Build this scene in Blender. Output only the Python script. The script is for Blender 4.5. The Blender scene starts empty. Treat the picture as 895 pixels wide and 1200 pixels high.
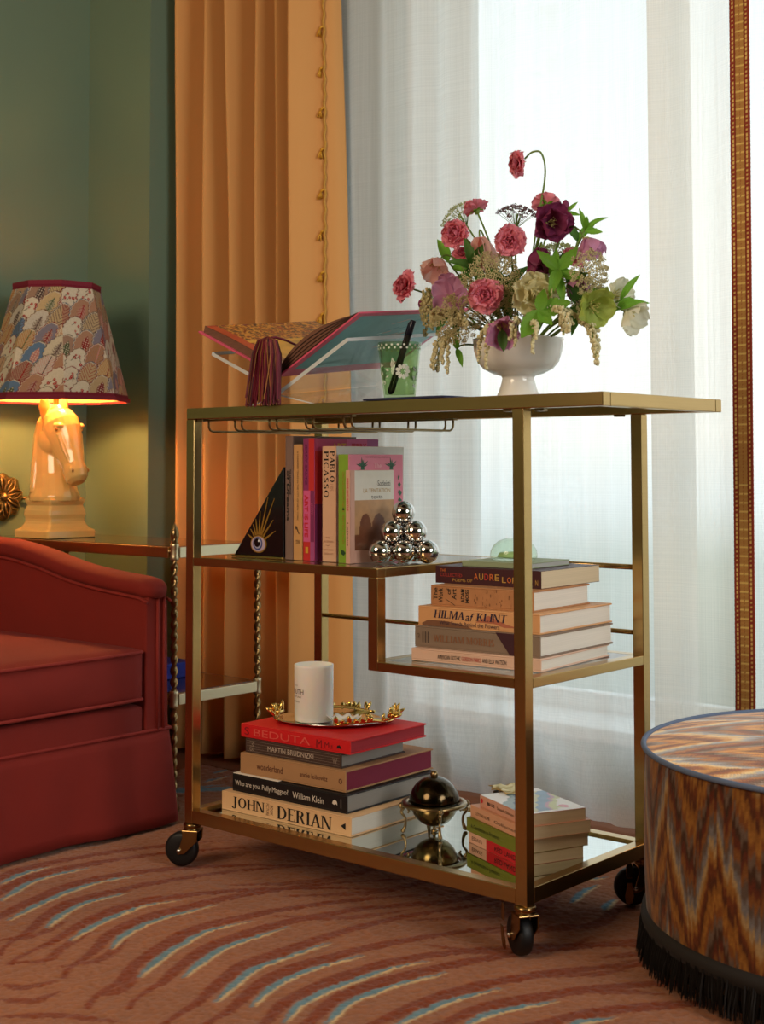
import bpy, bmesh, math, random
import numpy as np
from mathutils import Vector, Matrix, Quaternion, Euler

random.seed(7)
RNG = np.random.default_rng(11)
PI = math.pi
S = bpy.context.scene
COL = S.collection

# ------------------------------------------------------------------ camera, world, lights, exposure
cam_d = bpy.data.cameras.new('camera')
cam = bpy.data.objects.new('camera', cam_d)
COL.objects.link(cam)
cam_d.sensor_width = 36.0
cam_d.sensor_fit = 'AUTO'
cam_d.lens = 1637.54 / 1200 * 36.0
cam_d.shift_y = -(600 - 461.53) / 1200.0
cam_d.clip_start = 0.05
YAW, PITCH, ROLL = 0.71382, 0.0507, -0.002
fwd0 = Vector((-math.sin(YAW), math.cos(YAW), 0)); rt0 = Vector((math.cos(YAW), math.sin(YAW), 0)); up0 = Vector((0, 0, 1))
f2 = fwd0 * math.cos(PITCH) + up0 * math.sin(PITCH)
u2 = -fwd0 * math.sin(PITCH) + up0 * math.cos(PITCH)
r3 = rt0 * math.cos(ROLL) + u2 * math.sin(ROLL)
u3 = -rt0 * math.sin(ROLL) + u2 * math.cos(ROLL)
M = Matrix((r3, u3, -f2)).transposed().to_4x4()
M.translation = Vector((1.21661, -1.72944, 0.73463))
cam.matrix_world = M
cam_d.dof.use_dof = True
cam_d.dof.focus_distance = 2.45
cam_d.dof.aperture_fstop = 9.0
S.camera = cam

S.view_settings.view_transform = 'Standard'
S.view_settings.look = 'None'
S.view_settings.gamma = 1.0
S.view_settings.use_curve_mapping = False
S.view_settings.exposure = 0.0
S.cycles.use_denoising = True
S.cycles.max_bounces = 14
S.cycles.transparent_max_bounces = 24
S.cycles.transmission_bounces = 12
S.cycles.glossy_bounces = 6
S.cycles.diffuse_bounces = 5
S.cycles.sample_clamp_indirect = 6.0
S.cycles.caustics_refractive = False
S.cycles.caustics_reflective = True

WORLD_STRENGTH = 2.35
w = bpy.data.worlds.new('sky'); S.world = w; w.use_nodes = True
nt = w.node_tree; nt.nodes.clear()
wo = nt.nodes.new('ShaderNodeOutputWorld'); bg = nt.nodes.new('ShaderNodeBackground')
tc = nt.nodes.new('ShaderNodeTexCoord'); sp = nt.nodes.new('ShaderNodeSeparateXYZ')
mr = nt.nodes.new('ShaderNodeMapRange'); cr = nt.nodes.new('ShaderNodeValToRGB')
mr.inputs['From Min'].default_value = -0.5; mr.inputs['From Max'].default_value = 0.5
nt.links.new(tc.outputs['Generated'], sp.inputs[0]); nt.links.new(sp.outputs['Z'], mr.inputs['Value'])
nt.links.new(mr.outputs[0], cr.inputs[0]); nt.links.new(cr.outputs[0], bg.inputs[0]); nt.links.new(bg.outputs[0], wo.inputs[0])
# hazy bright sky above a far pale grey-green ground (elevation sine -0.5 .. 0.5)
el = cr.color_ramp.elements
el[0].position = 0.0; el[0].color = (0.08, 0.11, 0.095, 1)
el[1].position = 1.0; el[1].color = (0.70, 0.86, 1.0, 1)
for ps, c in ((0.36, (0.12, 0.17, 0.15, 1)), (0.43, (0.22, 0.31, 0.29, 1)), (0.475, (0.72, 0.80, 0.84, 1)), (0.52, (1.0, 0.99, 0.96, 1))):
    e = cr.color_ramp.elements.new(ps); e.color = c
bg.inputs[1].default_value = WORLD_STRENGTH

def area(name, loc, target, size, power, color):
    d = bpy.data.lights.new(name, 'AREA'); o = bpy.data.objects.new(name, d); COL.objects.link(o)
    d.shape = 'DISK'; d.size = size; d.energy = power; d.color = color
    o.location = loc; o.rotation_euler = (Vector(target) - Vector(loc)).to_track_quat('-Z', 'Y').to_euler()
    return o
area('front_fill_light', (-0.45, -2.5, 1.75), (-0.5, 0.0, 0.6), 1.3, 42.0, (1.0, 0.78, 0.54))  # unseen warm fill added from the camera side to lift front faces
area('right_fill_light', (2.85, -0.35, 1.45), (-0.4, 0.1, 0.6), 1.5, 52.0, (1.0, 0.97, 0.92))  # unseen daylight fill added from the right; that wall has no window

# ------------------------------------------------------------------ colour and materials
def lin(h):
    h = h.lstrip('#')
    c = [int(h[i:i + 2], 16) / 255 for i in (0, 2, 4)]
    return tuple(((x + 0.055) / 1.055) ** 2.4 if x > 0.04045 else x / 12.92 for x in c)
MATS = {}
def mat(name, col='#888888', rough=0.5, metal=0.0, spec=0.5, noise=0.0, nscale=40.0, bump=0.0, bscale=200.0, sheen=0.0, coat=0.0,
        trans=0.0, ior=1.45, sub=0.0, emit=None, stretch=None):
    if name in MATS: return MATS[name]
    m = bpy.data.materials.new(name); m.use_nodes = True
    t = m.node_tree; b = t.nodes['Principled BSDF']
    c = lin(col) if isinstance(col, str) else col
    b.inputs['Base Color'].default_value = (*c, 1)
    b.inputs['Roughness'].default_value = rough
    b.inputs['Metallic'].default_value = metal
    b.inputs['Specular IOR Level'].default_value = spec
    b.inputs['IOR'].default_value = ior
    b.inputs['Transmission Weight'].default_value = trans
    if sheen:
        b.inputs['Sheen Weight'].default_value = sheen
        b.inputs['Sheen Roughness'].default_value = 0.35
        b.inputs['Sheen Tint'].default_value = (*[min(1, x * 1.5 + .12) for x in c], 1)
    if coat:
        b.inputs['Coat Weight'].default_value = coat; b.inputs['Coat Roughness'].default_value = 0.08
    if sub:
        b.inputs['Subsurface Weight'].default_value = sub
        b.inputs['Subsurface Radius'].default_value = (0.02, 0.012, 0.008)
    if emit:
        b.inputs['Emission Color'].default_value = (*lin(emit[0]), 1); b.inputs['Emission Strength'].default_value = emit[1]
    if noise or bump:
        tcn = t.nodes.new('ShaderNodeTexCoord'); mp = t.nodes.new('ShaderNodeMapping')
        t.links.new(tcn.outputs['Object'], mp.inputs[0])
        if stretch: mp.inputs['Scale'].default_value = stretch
    if noise:
        n = t.nodes.new('ShaderNodeTexNoise'); n.inputs['Scale'].default_value = nscale; n.inputs['Detail'].default_value = 5
        t.links.new(mp.outputs[0], n.inputs['Vector'])
        mx = t.nodes.new('ShaderNodeMix'); mx.data_type = 'RGBA'
        mx.inputs['A'].default_value = (*[x * (1 - noise) for x in c], 1)
        mx.inputs['B'].default_value = (*[min(1, x * (1 + noise)) for x in c], 1)
        t.links.new(n.outputs['Fac'], mx.inputs['Factor']); t.links.new(mx.outputs['Result'], b.inputs['Base Color'])
    if bump:
        n2 = t.nodes.new('ShaderNodeTexNoise'); n2.inputs['Scale'].default_value = bscale; n2.inputs['Detail'].default_value = 3
        t.links.new(mp.outputs[0], n2.inputs['Vector'])
        bp = t.nodes.new('ShaderNodeBump'); bp.inputs['Strength'].default_value = bump; bp.inputs['Distance'].default_value = 0.002
        t.links.new(n2.outputs['Fac'], bp.inputs['Height']); t.links.new(bp.outputs[0], b.inputs['Normal'])
    MATS[name] = m
    return m

def vmat(name, rough=0.8, sheen=0.0, bump=0.0, bscale=300, trans=0.0, spec=0.3):
    """colour from the mesh's own 'Col' attribute"""
    if name in MATS: return MATS[name]
    m = mat(name, '#ffffff', rough=rough, sheen=sheen, bump=bump, bscale=bscale, spec=spec)
    t = m.node_tree; a = t.nodes.new('ShaderNodeAttribute'); a.attribute_name = 'Col'
    t.links.new(a.outputs['Color'], t.nodes['Principled BSDF'].inputs['Base Color'])
    return m

def arch_glass(name, tint=(0.93, 0.97, 0.95), ior=1.5, gain=1.0):
    """thin sheet of clear glass: see-through, with Fresnel reflection"""
    m = bpy.data.materials.new(name); m.use_nodes = True; t = m.node_tree; t.nodes.clear()
    o = t.nodes.new('ShaderNodeOutputMaterial'); mx = t.nodes.new('ShaderNodeMixShader')
    tr = t.nodes.new('ShaderNodeBsdfTransparent'); gl = t.nodes.new('ShaderNodeBsdfGlossy'); fr = t.nodes.new('ShaderNodeFresnel')
    tr.inputs[0].default_value = (*tint, 1); gl.inputs['Roughness'].default_value = 0.01
    geo = t.nodes.new('ShaderNodeNewGeometry'); mi = t.nodes.new('ShaderNodeMapRange')
    mi.inputs['To Min'].default_value = ior; mi.inputs['To Max'].default_value = 1.0 / ior
    t.links.new(geo.outputs['Backfacing'], mi.inputs['Value']); t.links.new(mi.outputs[0], fr.inputs[0])
    mm = t.nodes.new('ShaderNodeMath'); mm.operation = 'MULTIPLY'; mm.inputs[1].default_value = gain; mm.use_clamp = True
    t.links.new(fr.outputs[0], mm.inputs[0]); t.links.new(mm.outputs[0], mx.inputs[0])
    t.links.new(tr.outputs[0], mx.inputs[1]); t.links.new(gl.outputs[0], mx.inputs[2]); t.links.new(mx.outputs[0], o.inputs[0])
    MATS[name] = m
    return m

def leaf_mat(name, col, tr=0.35, noise=0.25, nscale=60, rough=0.55, col2=None):
    """thin petal or leaf: diffuse + translucent"""
    if name in MATS: return MATS[name]
    m = bpy.data.materials.new(name); m.use_nodes = True; t = m.node_tree; t.nodes.clear()
    c = lin(col); c2 = lin(col2) if col2 else tuple(x * (1 - noise) for x in c)
    o = t.nodes.new('ShaderNodeOutputMaterial'); mx = t.nodes.new('ShaderNodeMixShader'); mx.inputs[0].default_value = tr
    p = t.nodes.new('ShaderNodeBsdfPrincipled'); p.inputs['Roughness'].default_value = rough; p.inputs['Specular IOR Level'].default_value = 0.3
    tl = t.nodes.new('ShaderNodeBsdfTranslucent')
    tcn = t.nodes.new('ShaderNodeTexCoord'); n = t.nodes.new('ShaderNodeTexNoise'); n.inputs['Scale'].default_value = nscale
    cm = t.nodes.new('ShaderNodeMix'); cm.data_type = 'RGBA'
    cm.inputs['A'].default_value = (*c2, 1); cm.inputs['B'].default_value = (*[min(1, x * (1 + noise * .6)) for x in c], 1)
    t.links.new(tcn.outputs['Object'], n.inputs['Vector']); t.links.new(n.outputs['Fac'], cm.inputs['Factor'])
    t.links.new(cm.outputs['Result'], p.inputs['Base Color']); t.links.new(cm.outputs['Result'], tl.inputs[0])
    t.links.new(p.outputs[0], mx.inputs[1]); t.links.new(tl.outputs[0], mx.inputs[2]); t.links.new(mx.outputs[0], o.inputs[0])
    MATS[name] = m
    return m

def cloth_mat(name, col, transp, transl, weave=900, col2=None, vary=0.16):
    """woven cloth that lets light through: open weave (transparent), fibres (translucent + diffuse)"""
    m = bpy.data.materials.new(name); m.use_nodes = True; t = m.node_tree; t.nodes.clear()
    o = t.nodes.new('ShaderNodeOutputMaterial')
    df = t.nodes.new('ShaderNodeBsdfDiffuse'); tl = t.nodes.new('ShaderNodeBsdfTranslucent'); tr = t.nodes.new('ShaderNodeBsdfTransparent')
    m1 = t.nodes.new('ShaderNodeMixShader'); m2 = t.nodes.new('ShaderNodeMixShader')
    m1.inputs[0].default_value = transl
    for s_ in (df, tl): s_.inputs[0].default_value = (*lin(col), 1)
    tcn = t.nodes.new('ShaderNodeTexCoord')
    outs = []
    for sc in ((weave, weave, 5.0), (6.0, 6.0, weave)):
        mp = t.nodes.new('ShaderNodeMapping'); mp.inputs['Scale'].default_value = sc
        n = t.nodes.new('ShaderNodeTexNoise'); n.inputs['Scale'].default_value = 0.5; n.inputs['Detail'].default_value = 3
        t.links.new(tcn.outputs['Object'], mp.inputs[0]); t.links.new(mp.outputs[0], n.inputs['Vector']); outs.append(n.outputs['Fac'])
    ad = t.nodes.new('ShaderNodeMath'); ad.operation = 'ADD'; t.links.new(outs[0], ad.inputs[0]); t.links.new(outs[1], ad.inputs[1])
    mr_ = t.nodes.new('ShaderNodeMapRange'); mr_.inputs['From Min'].default_value = 0.7; mr_.inputs['From Max'].default_value = 1.3
    mr_.inputs['To Min'].default_value = max(0, transp - vary); mr_.inputs['To Max'].default_value = transp + vary
    t.links.new(ad.outputs[0], mr_.inputs['Value']); t.links.new(mr_.outputs[0], m2.inputs[0])
    t.links.new(df.outputs[0], m1.inputs[1]); t.links.new(tl.outputs[0], m1.inputs[2])
    t.links.new(m1.outputs[0], m2.inputs[1]); t.links.new(tr.outputs[0], m2.inputs[2]); t.links.new(m2.outputs[0], o.inputs[0])
    MATS[name] = m
    return m

BRASS = mat('brushed_brass', (0.47, 0.31, 0.12), 0.26, 1.0, noise=0.10, nscale=8, stretch=(1, 1, 40))
BRASS_OLD = mat('antique_brass', (0.27, 0.185, 0.085), 0.28, 1.0, noise=0.25, nscale=30)
GOLD = mat('polished_gold', (0.75, 0.52, 0.16), 0.2, 1.0)
BRONZE = mat('dark_bronze', (0.20, 0.13, 0.05), 0.24, 1.0, noise=0.35, nscale=25)
BLACKMETAL = mat('bronze_black', (0.028, 0.02, 0.014), 0.22, 0.9)
CHROME = mat('chrome', (0.66, 0.645, 0.63), 0.03, 1.0)
SILVER = mat('silver', (0.75, 0.74, 0.72), 0.12, 1.0)
RUBBER = mat('black_rubber', '#0c0c0d', 0.5)
PAGE = mat('page_edges', '#d9d2c6', 0.9, noise=0.16, nscale=1.0, stretch=(3, 3, 900))
PAGE_CREAM = mat('cream_page_edges', '#cdbb9c', 0.9, noise=0.14, nscale=1.0, stretch=(3, 3, 900))
PAGE_GREY = mat('grey_page_edges', '#8f8b84', 0.85, noise=0.12, nscale=1.0, stretch=(3, 3, 900))
INK = mat('black_ink', '#16110f', 0.6)
STEMGREEN = leaf_mat('stem_green', '#6f8a3e', 0.15)
GLASS = mat('clear_glass', '#ffffff', 0.0, trans=1.0, ior=1.45)
ACRYLIC = arch_glass('clear_acrylic', (0.97, 0.985, 0.99), 1.49, .45)
PANEL = arch_glass('glass_panel', (0.80, 0.86, 0.84), 1.55, 1.15)

# ------------------------------------------------------------------ mesh helpers
class MB:
    def __init__(s): s.v = []; s.f = []
    def add(s, vs, fs):
        o = len(s.v); s.v += [tuple(map(float, v)) for v in vs]; s.f += [tuple(i + o for i in f) for f in fs]; return s
    def box(s, a, b):
        x0, y0, z0 = a; x1, y1, z1 = b
        return s.add([(x0, y0, z0), (x1, y0, z0), (x1, y1, z0), (x0, y1, z0), (x0, y0, z1), (x1, y0, z1), (x1, y1, z1), (x0, y1, z1)],
                     [(0, 3, 2, 1), (4, 5, 6, 7), (0, 1, 5, 4), (1, 2, 6, 5), (2, 3, 7, 6), (3, 0, 4, 7)])
    def loft(s, rings, cap=True, closed=True):
        n = len(rings[0]); vs = [p for r in rings for p in r]; fs = []
        for i in range(len(rings) - 1):
            for j in range(n if closed else n - 1):
                k = (j + 1) % n; fs.append((i * n + j, i * n + k, (i + 1) * n + k, (i + 1) * n + j))
        if cap and closed:
            fs.append(tuple(range(n - 1, -1, -1))); fs.append(tuple((len(rings) - 1) * n + j for j in range(n)))
        return s.add(vs, fs)
    def grid(s, rows): return s.loft(rows, cap=False, closed=False)
    def lathe(s, prof, n=32, c=(0, 0, 0), cap=True):
        return s.loft([[(c[0] + r * math.cos(2 * PI * k / n), c[1] + r * math.sin(2 * PI * k / n), c[2] + z) for k in range(n)] for r, z in prof], cap)
    def tube(s, path, r, n=8, cap=True):
        P = [Vector(p) for p in path]; m = len(P); rings = []; prev = None
        rr = r if hasattr(r, '__len__') else [r] * m
        for i in range(m):
            t = (P[min(i + 1, m - 1)] - P[max(i - 1, 0)]).normalized()
            if prev is None:
                a = Vector((0, 0, 1)) if abs(t.z) < 0.9 else Vector((1, 0, 0)); x = t.cross(a).normalized()
            else:
                x = (prev - t * prev.dot(t)).normalized()
            prev = x; y = t.cross(x)
            rings.append([P[i] + (x * math.cos(2 * PI * k / n) + y * math.sin(2 * PI * k / n)) * rr[i] for k in range(n)])
        return s.loft(rings, cap)
    def sphere(s, c, r, nu=16, nv=10, sc=(1, 1, 1), R=None):
        rings = []
        for i in range(1, nv):
            ph = PI * i / nv
            rings.append([Vector((r * sc[0] * math.sin(ph) * math.cos(2 * PI * k / nu), r * sc[1] * math.sin(ph) * math.sin(2 * PI * k / nu), -r * sc[2] * math.cos(ph))) for k in range(nu)])
        tips = [Vector((0, 0, -r * sc[2])), Vector((0, 0, r * sc[2]))]
        if R is not None: rings = [[R @ p for p in q] for q in rings]; tips = [R @ p for p in tips]
        C = Vector(c); o = len(s.v)
        s.loft([[p + C for p in q] for q in rings], cap=False)
        b = len(s.v); s.v += [tuple(tips[0] + C), tuple(tips[1] + C)]
        n = nu; last = o + (nv - 2) * n
        for k in range(n):
            s.f.append((b, o + (k + 1) % n, o + k)); s.f.append((b + 1, last + k, last + (k + 1) % n))
        return s
    def octa(s, c, r):
        x, y, z = c
        return s.add([(x + r, y, z), (x - r, y, z), (x, y + r, z), (x, y - r, z), (x, y, z + r), (x, y, z - r)],
                     [(0, 2, 4), (2, 1, 4), (1, 3, 4), (3, 0, 4), (2, 0, 5), (1, 2, 5), (3, 1, 5), (0, 3, 5)])
    def prism(s, pts, f):
        """pts: 2D outline, f(u, v, k) -> xyz for k = 0, 1"""
        n = len(pts)
        return s.loft([[f(u, v, k) for u, v in pts] for k in (0, 1)])
    def mesh(s, name, smooth=False):
        me = bpy.data.meshes.new(name); me.from_pydata(s.v, [], s.f); me.update()
        if smooth: me.shade_smooth()
        return me

def clean(name): return name
def obj(name, mb, m, parent=None, smooth=False, bevel=0.0, subsurf=0, auto=False, loc=None, rot=None, recalc=True, seg=2):
    me = mb if isinstance(mb, bpy.types.Mesh) else mb.mesh(name, smooth)
    if recalc and not isinstance(mb, bpy.types.Mesh):
        bm = bmesh.new(); bm.from_mesh(me); bmesh.ops.recalc_face_normals(bm, faces=bm.faces); bm.to_mesh(me); bm.free()
        if smooth: me.shade_smooth()
    if m is not None and not me.materials: me.materials.append(m)
    o = bpy.data.objects.new(name, me); COL.objects.link(o)
    if parent is not None: o.parent = parent
    if loc is not None: o.location = loc
    if rot is not None: o.rotation_euler = rot
    if bevel:
        b = o.modifiers.new('bevel', 'BEVEL'); b.width = bevel; b.segments = seg; b.limit_method = 'ANGLE'; b.angle_limit = 0.6
    if subsurf:
        b = o.modifiers.new('sub', 'SUBSURF'); b.levels = subsurf; b.render_levels = subsurf
    return o
def tag(o, label, cat, group=None):
    o['label'] = label; o['category'] = cat
    if group: o['group'] = group
    return o
def thing(name, label, cat, loc=(0, 0, 0), rot=(0, 0, 0), group=None):
    o = bpy.data.objects.new(name, None); COL.objects.link(o); o.empty_display_size = 0.05
    o.location = loc; o.rotation_euler = rot
    return tag(o, label, cat, group)
def struct(name, mb, m, parent=None, **k):
    o = obj(name, mb, m, parent, **k)
    if parent is None: o['kind'] = 'structure'
    return o
def stuff(o): o['kind'] = 'stuff'; return o

def catmull(pts, n):
    P = [Vector(p) for p in pts]; out = []
    P = [P[0] * 2 - P[1]] + P + [P[-1] * 2 - P[-2]]
    for i in range(1, len(P) - 2):
        for k in range(n):
            t = k / n; a, b, c, d = P[i - 1:i + 3]
            out.append(0.5 * ((2 * b) + (c - a) * t + (2 * a - 5 * b + 4 * c - d) * t * t + (3 * b - a - 3 * c + d) * t ** 3))
    out.append(P[-2]); return out

def vnoise(x, y, seed=0):
    """smooth value noise on numpy arrays, 0..1"""
    xi = np.floor(x).astype(np.int64); yi = np.floor(y).astype(np.int64); fx = x - xi; fy = y - yi
    def h(a, b):
        n = (a * 374761393 + b * 668265263 + seed * 1442695) & 0x7fffffff
        n = ((n ^ (n >> 13)) * 1274126177) & 0x7fffffff
        return ((n ^ (n >> 16)) & 0xffff) / 65535.0
    u = fx * fx * (3 - 2 * fx); v = fy * fy * (3 - 2 * fy)
    return (h(xi, yi) * (1 - u) + h(xi + 1, yi) * u) * (1 - v) + (h(xi, yi + 1) * (1 - u) + h(xi + 1, yi + 1) * u) * v

def npgrid(name, V, cols, m, parent=None, wrap=False, smooth=True):
    """V: (ny, nx, 3) numpy vertices, cols: (ny, nx, 3) linear colours -> one mesh with a 'Col' attribute"""
    ny, nx = V.shape[:2]
    me = bpy.data.meshes.new(name)
    i = np.arange(ny - 1)[:, None] * nx + np.arange(nx if wrap else nx - 1)[None, :]
    j = np.arange(ny - 1)[:, None] * nx + (np.arange(nx if wrap else nx - 1)[None, :] + 1) % nx
    q = np.stack([i, j, j + nx, i + nx], -1).reshape(-1, 4)
    me.vertices.add(nx * ny); me.vertices.foreach_set('co', V.astype(np.float32).ravel())
    me.loops.add(q.size); me.loops.foreach_set('vertex_index', q.astype(np.int32).ravel())
    me.polygons.add(len(q)); me.polygons.foreach_set('loop_start', (np.arange(len(q)) * 4).astype(np.int32))
    me.update(calc_edges=True)
    a = me.color_attributes.new('Col', 'FLOAT_COLOR', 'POINT')
    c4 = np.ones((ny * nx, 4), np.float32); c4[:, :3] = cols.reshape(-1, 3); a.data.foreach_set('color', c4.ravel())
    if smooth: me.shade_smooth()
    me.materials.append(m)
    o = bpy.data.objects.new(name, me); COL.objects.link(o)
    if parent is not None: o.parent = parent
    return o

# ------------------------------------------------------------------ lettering
_TXT = {}
def text2d(s, bold=0.0, shear=0.0):
    """outline text as 2D verts + faces, in its own units"""
    key = (s, bold, shear)
    if key in _TXT: return _TXT[key]
    c = bpy.data.curves.new('lettering', 'FONT'); c.body = s; c.resolution_u = 3; c.offset = bold; c.shear = shear; c.fill_mode = 'FRONT'
    o = bpy.data.objects.new('lettering', c); COL.objects.link(o)
    me = bpy.data.meshes.new_from_object(o)
    V = [(v.co.x, v.co.y) for v in me.vertices]; F = [tuple(p.vertices) for p in me.polygons]
    bpy.data.objects.remove(o); bpy.data.curves.remove(c); bpy.data.meshes.remove(me)
    _TXT[key] = (V, F); return V, F

def serif2d(s, thick=0.15, thin=0.055, gap=0.12, slant=0.0):
    """tall high-contrast serif capitals drawn as strokes"""
    V, F = [], []
    def quad(*p):
        o = len(V); V.extend(p); F.append((o, o + 1, o + 2, o + 3))
    def vert(x, a, b, t=thick, se=3):
        quad((x, a), (x + t, a), (x + t, b), (x, b)); e = 0.07
        if se & 1: quad((x - e, a), (x + t + e, a), (x + t + e, a + thin * .8), (x - e, a + thin * .8))
        if se & 2: quad((x - e, b - thin * .8), (x + t + e, b - thin * .8), (x + t + e, b), (x - e, b))
    def hor(a, b, y): quad((a, y), (b, y), (b, y + thin), (a, y + thin))
    def diag(x0, y0, x1, y1, t): quad((x0, y0), (x0 + t, y0), (x1 + t, y1), (x1, y1))
    def arc(cx, cy, rx, ry, a0, a1, n=14, tk=thick):
        for i in range(n):
            q = []
            for a in (a0 + (a1 - a0) * i / n, a0 + (a1 - a0) * (i + 1) / n):
                ca, sa = math.cos(a), math.sin(a)
                q.append(((cx + rx * ca, cy + ry * sa), (cx + (rx - tk) * ca, cy + (ry - thin) * sa)))
            quad(q[0][0], q[1][0], q[1][1], q[0][1])
    x = 0.0
    for ch in s:
        o0 = len(V); W = 0.6; T = thick; H = PI / 2
        if ch == ' ': x += 0.32; continue
        if ch == 'J': vert(0.22, 0.0, 1, se=2); arc(0.18, 0.0, 0.19, 0.2, PI, 2 * PI); W = 0.42
        elif ch in 'OQ': arc(0.34, 0.5, 0.34, 0.51, 0, 2 * PI, 24); W = 0.68
        elif ch == 'H': vert(0, 0, 1); vert(0.46, 0, 1); hor(0.1, 0.5, 0.5); W = 0.62
        elif ch == 'N': vert(0, 0, 1, thin * 1.2); vert(0.52, 0, 1, thin * 1.2, 2); diag(0.44, 0, 0.0, 1, T); W = 0.6
        elif ch == 'D': vert(0, 0, 1); arc(0.22, 0.5, 0.4, 0.5, -H, H); hor(0, .25, 0); hor(0, .25, 1 - thin); W = 0.63
        elif ch == 'E': vert(0, 0, 1); hor(0, 0.46, 0); hor(0, 0.44, 1 - thin); hor(0, 0.34, 0.5); quad((.42, 0), (.46, 0), (.47, .22), (.44, .22)); quad((.40, 1), (.44, 1), (.45, .8), (.42, .8)); W = 0.48
        elif ch == 'L': vert(0, 0, 1); hor(0, 0.46, 0); quad((.42, 0), (.46, 0), (.47, .24), (.44, .24)); W = 0.48
        elif ch in 'RPB':
            vert(0, 0, 1); arc(0.2, 0.75, 0.3, 0.25, -H, H); hor(0, .22, 1 - thin); hor(0, .22, 0.5); W = 0.52
            if ch == 'R': diag(0.42, 0, 0.22, 0.52, T); W = 0.58
            if ch == 'B': arc(0.2, 0.26, 0.34, 0.27, -H, H); hor(0, .22, 0); W = 0.55
        elif ch == 'I': vert(0.03, 0, 1); W = T + 0.06
        elif ch == 'A': diag(0.46, 0, 0.24, 1, T); diag(0.02, 0, 0.27, 1, thin * 1.3); hor(0.12, 0.5, 0.32); hor(-.05, .13, 0); hor(.4, .68, 0); W = 0.63
        elif ch == 'C': arc(0.34, 0.5, 0.34, 0.51, 0.75, 2 * PI - 0.75, 20); W = 0.58
        elif ch == 'S': arc(0.22, 0.74, 0.22, 0.26, 0.5, PI * 1.5, 12); arc(0.22, 0.26, 0.23, 0.26, -PI + 0.4, H, 12); W = 0.46
        elif ch == 'M': vert(0, 0, 1, thin * 1.2); vert(0.64, 0, 1); diag(0.30, 0, 0.04, 1, T); diag(0.33, 0, 0.64, 1, thin * 1.3); W = 0.8
        elif ch == 'K': vert(0, 0, 1); diag(0.1, 0.4, 0.5, 1, thin * 1.4); diag(0.46, 0, 0.2, 0.6, T); W = 0.6
        elif ch == 'T': vert(0.22, 0, 1, se=1); hor(0, 0.6, 1 - thin); W = 0.6
        elif ch == 'W': diag(0.2, 0, 0.0, 1, T); diag(0.25, 0, 0.42, 1, thin); diag(0.56, 0, 0.36, 1, T); diag(0.6, 0, 0.82, 1, thin); W = 0.84
        elif ch == 'U': vert(0, 0.2, 1, se=2); vert(0.46, 0.2, 1, thin * 1.3, 2); arc(0.255, 0.22, 0.255, 0.22, PI, 2 * PI); W = 0.52
        elif ch == 'Z': hor(0, 0.5, 0); hor(0.02, 0.5, 1 - thin); diag(0.0, 0, 0.36, 1, T); W = 0.5
        for i in range(o0, len(V)): V[i] = (V[i][0] + x + slant * V[i][1], V[i][1])
        x += W + gap
    return V, F

def place_text(VF, u0, u1, v0, v1, fn, m, parent, name='lettering', turn=0):
    """fit 2D text into the box u0..u1 x v0..v1; fn(u, v) -> xyz; turn: quarter turns clockwise"""
    V, F = VF
    V = [(x, y) for x, y in V]
    for _ in range(turn): V = [(y, -x) for x, y in V]
    xs = [p[0] for p in V]; ys = [p[1] for p in V]
    ax, bx, ay, by = min(xs), max(xs), min(ys), max(ys)
    W = [fn(u0 + (p[0] - ax) / max(1e-6, bx - ax) * (u1 - u0), v0 + (p[1] - ay) / max(1e-6, by - ay) * (v1 - v0)) for p in V]
    mb = MB(); mb.v = [tuple(q) for q in W]; mb.f = list(F)
    return obj(name, mb, m, parent, recalc=False)

def flat_shape(name, pts, fn, m, parent):
    mb = MB(); mb.v = [tuple(fn(u, v)) for u, v in pts]; mb.f = [tuple(range(len(pts)))]
    return obj(name, mb, m, parent, recalc=False)

# ------------------------------------------------------------------ the room
GREEN = mat('green_wallpaper', '#687f6c', 0.75, noise=0.06, nscale=3, bump=0.12, bscale=500, stretch=(1, 1, .25))
CEIL = mat('ceiling_paint', '#b9ad97', 0.9)
WHITEPAINT = mat('white_paint', '#dcdcd6', 0.5)
FLOORM = mat('oak_floor', '#5c4630', 0.6, noise=0.2, nscale=6)
struct('floor', MB().box((-1.9, -3.7, -0.08), (3.1, 1.2, -0.012)), FLOORM)
struct('ceiling', MB().box((-2.0, -3.8, 2.6), (3.2, 1.2, 2.7)), CEIL)
wl = struct('wall_left', MB().box((-2.0, -3.7, -0.1), (-1.857, 0.6, 2.65)), GREEN)
mbs = MB()
mbs.box((-1.8572, 0.268, 0.0), (-1.8545, 0.272, 2.6))
struct('wallpaper_seam', mbs, mat('seam', '#4d6450', 0.8), wl)
b = MB()
b.box((-2.0, 0.6, -0.1), (-1.6, 1.14, 2.65))              # pier beside the window alcove
b.box((-1.6, 0.91, -0.1), (-0.98, 1.14, 2.65))            # back of the alcove
b.box((-0.98, 0.91, -0.1), (1.5, 1.14, 0.13))             # below the window
b.box((-0.98, 0.91, 2.38), (1.5, 1.14, 2.65))             # above the window
b.box((1.5, 0.91, -0.1), (3.2, 1.14, 2.65))
struct('wall_back', b, GREEN)
struct('wall_right', MB().box((3.0, -3.7, -0.1), (3.15, 0.91, 2.65)), GREEN)
struct('wall_front', MB().box((-2.0, -3.85, -0.1), (3.15, -3.7, 2.65)), mat('dark_wall_finish', '#3b2e24', 0.6))  # unseen wall, kept dark to deepen reflections in the brass fronts
b = MB().box((-1.857, -3.7, 0), (-1.843, 0.6, 0.12))
struct('baseboard_left', b, mat('green_trim', '#52695a', 0.5), bevel=.003)
b = MB().box((-1.843, 0.586, 0), (-1.6, 0.6, 0.12))
struct('baseboard_back', b, MATS['green_trim'], bevel=.003)
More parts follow.
